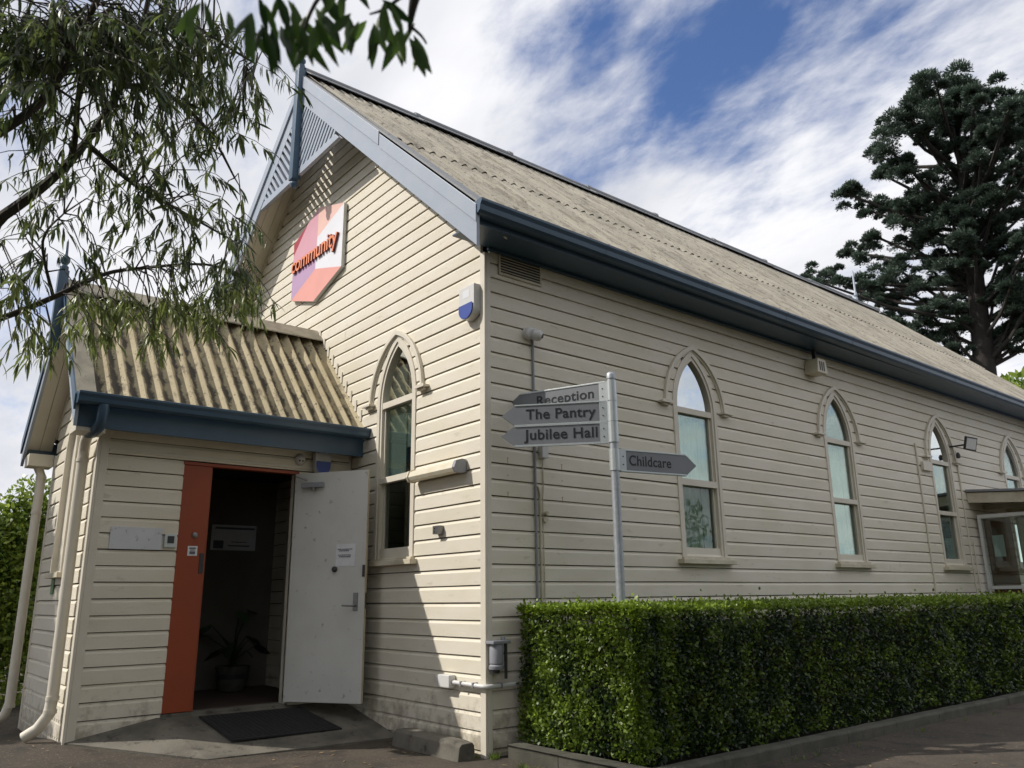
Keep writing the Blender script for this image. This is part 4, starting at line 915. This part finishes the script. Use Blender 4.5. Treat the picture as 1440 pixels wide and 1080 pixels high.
sign_blade(78, 2.155, 2.345, .78, .12, 'Childcare', 0, .15, .46, .128)

# ============================================================ HEDGE AND KERB
hd = empty('box_hedge', (.8, 8, GZ), 'long clipped green box hedge along the side wall', 'hedge')
HX0, HX1, HY0, HY1, HZ0, HZ1 = .10, 1.50, .27, 17.0, GZ, 1.00
q = MB(); q.box(HX0+.12, HX1-.12, HY0+.12, HY1-.1, HZ0, HZ1-.16); q.build('inner_twigs', mat('hedge_core', (.012, .016, .007), .95, (.02, .02, .01), 20, .6), hd)
def hedge_faces():
    out_ = []
    def bulge(a, b_): return .055*np.array([noise.noise(Vector((x*1.7, y*1.7, 0.5))) for x, y in zip(a, b_)])
    def add(n, f): out_.append(f(n))
    # end face (y = HY0)
    n = 11500; x = rng.uniform(HX0, HX1, n); z = rng.uniform(HZ0+.12, HZ1, n)**1; y = HY0+1.3*bulge(x, z)+abs(rng.normal(0, .035, n)); out_.append((x, y, z, np.tile([0, -1, 0], (n, 1))))
    # road face
    n = 60000; y = HY0+(HY1-HY0)*rng.random(n)**1.9; z = rng.uniform(HZ0+.10, HZ1, n); x = HX1+bulge(y, z)-abs(rng.normal(0, .035, n)); out_.append((x, y, z, np.tile([1, 0, 0], (n, 1))))
    # top
    n = 38000; y = HY0+(HY1-HY0)*rng.random(n)**1.9; x = rng.uniform(HX0, HX1, n); z = HZ1+.6*bulge(x, y)-abs(rng.normal(0, .02, n)); out_.append((x, y, z, np.tile([0, 0, 1], (n, 1))))
    # stray shoots standing over the top
    n = 5200; y = HY0+(HY1-HY0)*rng.random(n)**1.7; x = rng.uniform(HX0, HX1, n); z = HZ1+rng.exponential(.015, n)*(1+1.2*np.array([noise.noise(Vector((a*3, b_*3, 4))) for a, b_ in zip(x, y)])); out_.append((x, y, z, np.tile([0, 0, 1], (n, 1))))
    return [np.concatenate([np.asarray(o_[i], float) for o_ in out_]) for i in range(4)]
x, y, z, nr = hedge_faces(); pos = np.stack([x, y, z], 1)
N = len(pos); dirs = unit(N)*.9+nr*.6+np.array([0, 0, .35]); nrm = nr+.75*unit(N); size = rng.uniform(.024, .043, N)*(1+np.clip(y-3, 0, 12)*.06)
clump = np.array([noise.noise(Vector((a*5, b_*5, c_*5))) for a, b_, c_ in pos])
tone = np.clip(rng.beta(1.4, 4.0, N)+.6*clump+.30*(z > HZ1-.07)+.3*(z > HZ1-.03)-.10*((x > HX1-.15) & (y > HY0+.15))+.16*(y < HY0+.12)+.5*(rng.random(N) < .03), 0, 1)  # end and top leaves lightened as if sunlit, road face darkened as shade
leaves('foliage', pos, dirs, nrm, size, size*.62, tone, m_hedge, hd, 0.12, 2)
# kerb stones round the bed
def kerb_stone(p0, p1, w, h, zz, material):
    p0, p1 = Vector((*p0, 0)), Vector((*p1, 0)); d = (p1-p0); L = d.length; d.normalize(); nn = Vector((-d.y, d.x, 0)); n = max(2, int(L/.15)); V = []
    prof = [(0, -.25), (0, h-.02), (.018, h), (w-.018, h), (w, h-.02), (w, -.25)]
    for i in range(n+1):
        p = p0+d*(L*i/n)
        for a, b_ in prof:
            j = .006*noise.noise(Vector((p.x*7+a*20, p.y*7, b_*9))) if b_ > 0 else 0
            V.append((p.x+nn.x*(a+j), p.y+nn.y*(a+j), zz+b_+j))
    m_ = 6; F = [(i*m_+k, i*m_+(k+1) % m_, (i+1)*m_+(k+1) % m_, (i+1)*m_+k) for i in range(n) for k in range(m_)]+[tuple(range(m_)), tuple(n*m_+k for k in range(m_-1, -1, -1))]
    q = MB(); q.add(V, F); return q.build('kerb_stone', material, kerb, .006)
kerb = bpy.data.objects.new('kerb', None); C.objects.link(kerb); kerb.location = (1.6, .1, GZ); kerb['kind'] = 'structure'
xk = .16
while xk < 1.60:
    x2 = min(xk+.62, 1.66); kerb_stone((x2-.004, .10), (xk, .10), -.13, .115, GZ, m_concd) ; xk = x2
yk = .10
while yk < 17:
    kerb_stone((1.66, yk+.10 if yk < .2 else yk), (1.66, yk+.898), -.13 if False else .13, .10, GZ, m_concd) ; yk += .9
q = MB(); q.box(.03, 1.55, .22, 17, GZ-.05, GZ+.05); q.build('garden_bed', m_soil, kind='structure')
# fallen leaves and grit on the ground
n = 620; px_ = rng.uniform(-3.4, 4.5, n); py_ = rng.uniform(-3.9, 3.5, n); keep = ~((px_ < 1.7) & (py_ > .0)) & ~((px_ < -1.2) & (py_ > -2.8)); px_, py_ = px_[keep], py_[keep]; n = len(px_)
leaves('fallen_leaves', np.stack([px_, py_, np.array([gh(a, b_)+.008 for a, b_ in zip(px_, py_)])], 1), np.stack([rng.normal(size=n), rng.normal(size=n), .05*np.ones(n)], 1), np.array([0, 0, 1.0])+.15*unit(n), rng.uniform(.03, .07, n), rng.uniform(.012, .025, n), rng.random(n),
       leaf_mat('dry_leaf', (.20, .12, .05), (.36, .26, .13), .6, .1), None, .15, 2, kind='stuff')

# ============================================================ TREES
def tree_root(name, loc, label, cat='tree', group=None): return empty(name, loc, label, cat, group)
# ---- drooping gum: limbs enter from the left of the view
gum = tree_root('gum_tree', (-.3, -6.4, GZ), 'drooping narrow leaved gum tree whose branches hang before the gable on the left')
tk = MB(); tk.tube([(-.3, -6.4, GZ-.3), (-.25, -6.35, 1.0), (-.1, -6.2, 2.2), (.05, -5.9, 3.1)], [.22, .17, .15, .12], 12)
def limb(pts, r0, r1, sub=6):
    P = [Vector(p) for p in pts]; out_ = []
    for i in range(len(P)-1):
        a = P[max(i-1, 0)]; b_ = P[i]; c_ = P[i+1]; d = P[min(i+2, len(P)-1)]
        for j in range(sub):
            t = j/sub; out_.append(.5*((2*b_)+(c_-a)*t+(2*a-5*b_+4*c_-d)*t*t+(3*b_-a-3*c_+d)*t**3))
    out_.append(P[-1]); n = len(out_); tk.tube(out_, [r0+(r1-r0)*i/(n-1) for i in range(n)], 8); return out_
fork = Vector((.05, -5.9, 3.1)); G = lambda px, py, d: Vector(at(px, py, d))
limbs = []
limbs.append(limb([fork, G(-90, 360, 6.0), G(5, 303, 5.9), G(80, 245, 5.9), G(135, 180, 6.0), G(185, 90, 6.1), G(215, -30, 6.2)], .042, .015))
limbs.append(limb([fork, G(-130, 260, 5.6), G(-5, 188, 5.4), G(60, 140, 5.4), G(110, 60, 5.5), G(150, -40, 5.6)], .036, .013))
limbs.append(limb([fork, G(-110, 480, 6.2), G(0, 448, 6.2), G(75, 418, 6.2), G(140, 388, 6.3), G(190, 378, 6.4), G(290, 372, 6.6), G(340, 392, 6.6)], .026, .007))
limbs.append(limb([G(98, 232, 5.9), G(106, 190, 5.8), G(112, 120, 5.8), G(130, 60, 5.8)], .022, .010))
limbs.append(limb([G(170, 120, 6.05), G(230, 130, 6.2), G(290, 180, 6.4), G(330, 250, 6.5)], .022, .007))
limbs.append(limb([G(120, 200, 6.0), G(190, 260, 6.2), G(260, 300, 6.4), G(330, 340, 6.5)], .020, .006))
limbs.append(limb([G(205, 20, 6.2), G(260, 30, 6.1), G(310, 60, 6.1), G(360, 90, 6.1)], .02, .006))
limbs.append(limb([G(200, -10, 6.0), G(300, -20, 5.8), G(400, -20, 5.6)], .03, .01))
limbs.append(limb([G(75, 418, 6.2), G(60, 340, 6.0), G(90, 300, 5.9)], .012, .005))
limbs.append(limb([fork, (.3, -5.2, 5.0), (.45, -4.6, 7.0), (.5, -4.3, 9.0)], .11, .04))
limbs.append(limb([(.42, -4.7, 6.6), (1.6, -4.5, 7.6), (2.6, -4.3, 8.2)], .05, .02)); limbs.append(limb([(.42, -4.7, 6.6), (-.6, -4.6, 7.6), (-1.0, -4.3, 8.6)], .05, .02))
LP_ = [p for l in limbs for p in l]
clumps = [  # x, y, half width, half height in the photograph, distance, twigs
 (40, 30, 60, 45, 5.5, 56), (140, 30, 60, 45, 5.7, 58), (240, 25, 60, 45, 5.9, 52), (320, 50, 50, 35, 6.1, 18), (60, 95, 55, 30, 5.5, 34), (180, 90, 60, 35, 5.9, 40), (270, 100, 45, 30, 6.2, 20),
 (345, 120, 28, 30, 6.2, 9), (30, 160, 30, 25, 5.5, 9), (90, 165, 30, 25, 5.8, 9), (190, 165, 45, 30, 6.1, 17), (260, 180, 45, 35, 6.3, 18), (335, 170, 25, 20, 6.3, 5),
 (140, 235, 40, 25, 6.1, 11), (205, 245, 40, 30, 6.2, 17), (275, 235, 35, 25, 6.3, 9), (60, 230, 35, 20, 5.7, 5), (40, 290, 40, 25, 5.9, 7), (120, 290, 35, 20, 6.0, 5),
 (230, 310, 40, 30, 6.3, 13), (300, 290, 40, 25, 6.4, 11), (335, 320, 25, 22, 6.5, 10), (270, 350, 45, 25, 6.4, 11), (325, 365, 35, 22, 6.5, 14), (190, 330, 30, 25, 6.2, 5),
 (15, 350, 22, 25, 6.0, 6), (60, 345, 20, 18, 6.0, 4), (70, 365, 25, 18, 6.1, 3), (25, 410, 25, 20, 6.1, 5), (110, 345, 20, 16, 6.1, 3),
 (150, 425, 50, 18, 6.3, 19), (220, 430, 50, 22, 6.4, 24), (290, 430, 45, 24, 6.5, 24), (345, 412, 28, 18, 6.6, 17), (215, 470, 40, 18, 6.4, 10), (130, 450, 30, 18, 6.3, 9), (100, 420, 25, 18, 6.2, 8),
 (25, 450, 25, 18, 6.1, 7), (60, 470, 20, 14, 6.1, 4), (40, 480, 22, 14, 6.1, 5), (85, 480, 15, 14, 6.2, 3), (330, 395, 35, 12, 6.5, 10)]
tw = MB(); LPs = []; LDs = []; LNs = []; LLs = []; LTs = []
def gum_twig(c, lit):
    near = min(LP_, key=lambda p: (p-c).length_squared)
    if (near-c).length < .8:
        mid = (near+c)*.5+Vector((0, 0, .08)); tw.tube([near, mid, c], [.006, .0045, .003], 5, False)
    else: near = c+Vector((random.uniform(-.2, .2), random.uniform(-.2, .2), .25)); tw.tube([near, c], [.004, .003], 5, False)
    dr = (c-near); dr.z = 0; dr = (dr.normalized() if dr.length > 1e-3 else Vector((1, 0, 0)))*.5+Vector((random.uniform(-.5, .5), random.uniform(-.5, .5), -.45)); dr.normalize()
    L = random.uniform(.16, .34); tip = c+dr*L+Vector((0, 0, -.04)); tw.tube([c, (c+tip)/2+Vector((0, 0, .02)), tip], [.003, .0025, .0015], 4, False)
    for k in range(random.randint(11, 18)):
        t = random.random(); p = c.lerp(tip, t); a = random.uniform(0, 6.28)
        d = Vector((math.cos(a)*.8, math.sin(a)*.8, -random.uniform(-.15, .85)))+dr*.45
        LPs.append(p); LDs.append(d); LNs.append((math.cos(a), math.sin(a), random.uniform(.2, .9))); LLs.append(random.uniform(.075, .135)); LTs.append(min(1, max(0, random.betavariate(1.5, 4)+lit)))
for (cx, cy, rx, ry, dist, n) in clumps:
    for _ in range(n if cy < 200 else int(n*.72+.5)):
        c = G(cx+random.gauss(0, rx*.55), cy+random.gauss(0, ry*.55)-(14 if cy > 395 else 0), dist+random.gauss(0, .28)); gum_twig(c, .42 if cy > 395 else .0)  # low sprays over the porch: sunlight painted into the leaf tone
for _ in range(330):      # unseen crown overhead, above the frame, added to shade the ground
    v = Vector(unit(1)[0])*random.uniform(.5, 1)**.5; gum_twig(Vector((.75+v.x*2.1, -4.4+v.y*1.8, 8.0+v.z*1.3)), 0)
tk.build('trunk', m_bark, gum); tw.build('twigs', m_bark, gum)
nL = len(LPs); LLa = np.array(LLs)
leaves('crown', np.array([list(p) for p in LPs]), np.array([list(p) for p in LDs]), np.array(LNs), LLa, LLa*rng.uniform(.12, .18, nL), np.array(LTs), m_gum, gum, .50, 3)
# ---- near broadleaf branch hanging in from above the camera
nb2 = tree_root('broadleaf_tree', (7.4, -6.6, GZ), 'broad leaved tree with near blurred leaves hanging in at the top of the view')
tk = MB(); tk.tube([(7.4, -6.6, GZ-.3), (7.3, -6.5, 1.5), (6.9, -6.1, 3.0)], [.18, .14, .10], 12)
br = limb([(6.9, -6.1, 3.0), (5.9, -5.0, 3.4), G(760, -420, 2.3), G(640, -130, 2.0), G(590, -25, 1.9), G(575, 45, 1.9)], .06, .003)
br2 = limb([G(640, -130, 2.0), G(520, -70, 1.9), G(450, -5, 1.9), G(425, 50, 1.9)], .008, .003)
br3 = limb([G(520, -70, 1.9), G(420, -60, 1.85), G(360, -20, 1.85)], .007, .003); br4 = limb([G(590, -25, 1.9), G(545, 10, 1.88), G(520, 20, 1.9)], .005, .002)
br5 = limb([G(575, 35, 1.9), G(592, 50, 1.9), G(600, 62, 1.9)], .004, .002)
tk.build('trunk', m_bark, nb2)
pos = []; dirs = []; nr = []; ll = []
def spray(px, py, d, n, spread, down=1.0, ln=(.065, .105)):
    for k in range(max(3, int(n*.7))):
        c = G(px-20+random.gauss(0, spread), py+random.gauss(0, spread*.5), d+random.gauss(0, .05)); a = random.uniform(-1.0, 1.0)
        dd = Vector(RIGHT)*a*.75+Vector((0, 0, -1))*down*random.uniform(.7, 1.3)+Vector(FWD)*random.uniform(-.4, .4)
        pos.append(list(c)); dirs.append(list(dd)); nr.append(list(-Vector(FWD)+Vector(unit(1)[0])*.7)); ll.append(random.uniform(*ln))
for a in ((425, 30, 1.9, 12, 16), (400, 40, 1.88, 8, 14), (450, 15, 1.92, 8, 16), (470, 35, 1.9, 6, 10), (355, 15, 1.85, 7, 14), (320, 5, 1.85, 4, 12), (510, 20, 1.9, 8, 14), (545, 30, 1.9, 9, 12), (580, 40, 1.9, 9, 12), (598, 58, 1.9, 7, 8), (560, 5, 1.9, 7, 16), (400, 0, 1.9, 10, 25), (480, -10, 1.9, 10, 25)): spray(*a)
ll = np.array(ll)*1.0; pos, dirs, nr = np.array(pos), np.array(dirs), np.array(nr); tn = rng.beta(1.5, 2.5, len(ll))
for i in range(len(ll)): leaves('leaf', pos[i:i+1], dirs[i:i+1], nr[i:i+1], ll[i:i+1], ll[i:i+1]*.24, tn[i:i+1], m_near, nb2, float(rng.uniform(.05, .35)), 3)
# ---- hoop pine behind the hall
pine = tree_root('hoop_pine', tuple(np.array([-8.2, 33.0, GZ])), 'tall dark hoop pine with tufted branches rising behind the far end of the roof')
PDIST = 43.0
tk = MB(); topP = G(1335, 112, PDIST+2); midP = G(1362, 300, PDIST); basP = G(1385, 520, PDIST-.5)
dirT = (topP-basP); b0 = basP+(basP-midP)*((basP.z-GZ)/max(.1, (midP.z-basP.z)))
tk.tube([(b0.x, b0.y, GZ-.4), basP, midP, (midP+topP)/2, topP], [.62, .46, .28, .15, .05], 12)
pine.location = (b0.x, b0.y, GZ)
tuf = [(690,140,55),(715,230,60),(690,360,60),(735,470,60),(690,470,55),(700,580,60),(735,700,60),(690,680,55),(690,780,55),(640,180,50),(600,140,45),(540,220,55),(430,110,60),(385,140,50),(500,130,55),(335,180,55),(320,225,45),(590,180,60),(380,245,60),(470,180,60),(540,150,50),(300,300,50),(350,345,60),(262,320,40),(410,390,60),(450,290,45),(560,330,60),(610,235,60),(650,235,50),(640,285,50),(280,370,40),(205,440,45),(182,425,35),(240,470,35),(290,470,45),(330,470,40),(250,540,45),(190,590,30),(250,600,50),(140,655,32),(170,685,38),(80,665,35),(100,672,35),(350,560,60),(360,480,50),(330,640,60),(262,680,50),(240,720,45),(300,740,50),(490,440,60),(480,520,60),(560,400,50),(640,470,60),(600,430,55),(430,520,60),(520,590,60),(620,580,60),(660,560,50),(400,620,60),(440,690,60),(540,740,60),(600,690,55),(660,740,60),(640,800,50),(400,750,60),(460,790,55),(350,700,60),(290,780,40),(420,810,50),(550,830,50),(650,400,50),(670,330,50),(700,200,60),(720,300,60),(710,420,60),(720,520,60),(720,640,60),(700,720,60),(720,800,60),(480,240,50),(520,220,50),(330,785,40),(380,820,40),(450,450,45),(520,480,50),(390,180,50),(450,150,55),(560,250,45),(380,430,45),(540,540,55),(480,640,60),(590,540,50),(470,860,50),(600,860,50),(520,660,50),(660,640,50),(430,580,50)]
P = []; Dn = []; Tn = []
for (cx, cy, r) in tuf:
    px, py = 1100+cx/2, 60+cy/2; depth = PDIST+random.gauss(0, 1.6); c = G(px, py, depth); R0 = r*.5/FPX*PDIST*random.uniform(.85, 1.1)
    # limb from the trunk, rising to the tuft
    tt = min(1, max(0, (c.z-2.2-basP.z)/(topP.z-basP.z))); s0 = basP.lerp(topP, tt); s0.z = min(s0.z, topP.z-.5)
    if cy > 750: s0 = basP
    mid_ = s0.lerp(c, .55)+Vector((0, 0, -.35)); tk.tube([s0, mid_, c], [.11, .075, .05], 6, False)
    for k in range(7):
        if k < 5: cc_ = c+Vector(unit(1)[0])*R0*random.uniform(.3, .95); rr = R0*random.uniform(.28, .60)
        else: cc_ = mid_.lerp(c, random.uniform(.1, .8))+Vector(unit(1)[0])*R0*.4; rr = R0*random.uniform(.18, .3); n = int(1500*rr/.6)
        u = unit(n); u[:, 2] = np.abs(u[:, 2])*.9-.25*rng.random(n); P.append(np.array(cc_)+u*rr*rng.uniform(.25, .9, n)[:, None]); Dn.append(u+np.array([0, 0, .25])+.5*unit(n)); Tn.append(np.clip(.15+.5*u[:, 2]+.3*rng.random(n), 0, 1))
tk.build('trunk', m_pbark, pine)
P = np.concatenate(P); Dn = np.concatenate(Dn); Tn = np.concatenate(Tn); n = len(P)
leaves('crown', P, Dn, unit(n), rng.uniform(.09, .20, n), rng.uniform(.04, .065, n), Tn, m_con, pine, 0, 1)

def leafy_blob(root, lumps, n, size, material, name='crown', droop=0.0):
    P = []; D = []; T = []; Nn = []
    tot = sum(l[3]**2 for l in lumps)
    for (x, y, z, r) in lumps:
        k = int(n*r*r/tot); u = unit(k); rr = r*(rng.random(k)**.35); wob = np.array([1+.35*noise.noise(Vector((a*2.2+x, b_*2.2+y, c_*2.2+z))) for a, b_, c_ in u])
        P.append(np.array([x, y, z])+u*(rr*wob)[:, None]*np.array([1, 1, .85])); D.append(u+.9*unit(k)+np.array([0, 0, -droop])); Nn.append(u+.6*unit(k)+np.array([0, 0, .4])); T.append(np.clip(rng.beta(1.6, 2.6, k)+.15*wob-.1, 0, 1))
    P = np.concatenate(P); k = len(P); s = rng.uniform(.7, 1.3, k)*size
    return leaves(name, P, np.concatenate(D), np.concatenate(Nn), s, s*.5, np.concatenate(T), material, root, .1, 2)
# ---- bright tree crown beyond the far eave
c = G(1432, 545, 30); bt = tree_root('green_tree', (c.x, c.y, GZ), 'bright green tree crown beyond the far end of the roof below the pine')
MB().tube([(c.x, c.y, GZ-.3), (c.x, c.y, 4), (c.x, c.y, c.z-1)], [.25, .2, .12], 8).build('trunk', m_bark, bt)
leafy_blob(bt, [(c.x, c.y, c.z-1.0, 1.5), (c.x+1.2, c.y+1.0, c.z-.6, 1.6), (c.x-.6, c.y-.2, c.z-2.4, 1.6), (c.x+1.8, c.y+1.2, c.z-2.2, 2.0)], 9000, .28, m_bush)
# ---- shrub left of the porch
sh = tree_root('leafy_shrub', (-9.6, -1.6, GZ), 'sunlit glossy green shrub left of the porch')
MB().tube([(-9.6, -1.6, GZ-.2), (-9.6, -1.6, 1.6)], [.10, .05], 8).build('trunk', m_bark, sh)
def GS(px, py, d): v = G(px, py, d); return (v.x, v.y, v.z)
lum = [(*GS(28, 735, 13), .42), (*GS(48, 700, 13), .32), (*GS(10, 770, 13), .55), (*GS(35, 790, 13), .5), (*GS(-30, 800, 13), .8), (*GS(10, 850, 13), .7), (*GS(-60, 880, 13), .9), (*GS(25, 890, 13.4), .55), (*GS(0, 930, 13), .7), (*GS(-90, 760, 13.5), .9), (*GS(52, 730, 13), .25)]
leafy_blob(sh, lum, 26000, .075, m_bush)
# ---- neighbour's dark roof behind the shrub
nh = empty('neighbour_house', (-26, -1, GZ), 'neighbouring house with a dark purple brown roof behind the shrub on the left', 'house')
m_nr = mat('dark_roof_metal', (.030, .022, .030), .5, (.04, .03, .04), 3, .5); m_nw = mat('neighbour_wall', (.05, .05, .05), .8, (.04, .04, .04), 3, .5)
c = G(35, 690, 26); e_ = Vector((-RIGHT[0], -RIGHT[1], 0)).normalized(); bk = Vector((FWD[0], FWD[1], 0)).normalized()
MB().obox(c+e_*6.5+bk*3+Vector((0, 0, -2.4-1.9)), e_, bk, (0, 0, 1), 6.0, 2.7, 1.9).build('wall', m_nw, nh)
q = MB(); a0 = c+Vector((0, 0, -2.2)); 
q.add([a0, a0+e_*13, a0+e_*13+bk*6, a0+bk*6, a0+e_*.0+Vector((0, 0, 1.45))+bk*.3, a0+e_*10+Vector((0, 0, 2.5))+bk*3, a0+e_*.0+Vector((0, 0, 1.45))+bk*5.6],
      [(0, 3, 2, 1), (0, 1, 5, 4), (1, 2, 5), (2, 3, 6, 5), (0, 4, 6, 3), (4, 5, 6)]); q.build('roof', m_nr, nh)
# ---- trees across the street, seen in the window glass and closing the horizon; last two unseen, added to darken the porch
for i, (x, y, r) in enumerate([(27, 7, 4.0), (30, 17, 4.6), (26, 27, 4.2), (28, -5, 4.2), (-16, 9, 3.0), (-22, 16, 4.0), (3.2, -10.5, 3.8), (-8.0, -7.2, 2.0)]):
    t = tree_root('street_tree', (x, y, GZ), ['round street tree across the road, nearest the signpost', 'broad street tree across the road beyond the hall windows', 'street tree across the road by the awning', 'spreading street tree across the road before the porch', 'garden tree behind the left side of the hall', 'large garden tree far behind the left side of the hall', 'unseen dense tree added behind the camera to darken the porch wall', 'unseen small tree added left of the gum to shade the porch gable'][i], 'tree', 'trees around the hall')
    MB().tube([(x, y, GZ-.3), (x+.1, y, 2.0), (x, y+.1, 4.0)], [.22, .17, .10], 8).build('trunk', m_bark, t)
    leafy_blob(t, [(x, y, 4.4, r), (x+r*.6, y-r*.4, 3.8, r*.7), (x-r*.5, y+r*.5, 4.0, r*.75), (x+.2, y+.2, 5.4, r*.7)], 12000 if r > 2.5 else 26000, .34 if r > 2.5 else .2, m_near if i != 4 else m_bush)

# ---- unseen crown added to the broadleaf tree, over and behind the camera, blocking sky light
leafy_blob(nb2, [(8.6, -4.8, 6.0, 2.6), (6.9, -7.8, 6.2, 2.6), (10.4, -2.2, 5.6, 2.6), (10.0, -6.5, 7.2, 2.8), (7.6, -3.0, 7.2, 2.0), (11.5, 1.5, 5.6, 2.4)], 15000, .22, m_near)

# ---- small weeds along the foot of the walls and the kerb
wp = []
for i in range(70):
    t = random.random()
    if i < 28: wp.append((-1.3+1.3*t, -.05-abs(random.gauss(0, .02))))
    elif i < 40: wp.append((.05+.1*t, -.03+random.uniform(0, .1)))
    else: wp.append((.2+1.5*t, -.06-abs(random.gauss(0, .015))) if random.random() < .5 else (1.81+abs(random.gauss(0, .01)), random.uniform(0, 6)))
P = []; D = []
for x, y in wp:
    for k in range(random.randint(4, 9)): P.append((x+random.gauss(0, .008), y+random.gauss(0, .008), gh(x, y))); D.append((random.gauss(0, .6), random.gauss(0, .6), 1))
P = np.array(P); D = np.array(D); k = len(P)
leaves('weeds', P, D, unit(k), rng.uniform(.025, .07, k), rng.uniform(.004, .008, k), rng.random(k)*.5, m_bush, None, .3, 2, kind='stuff')
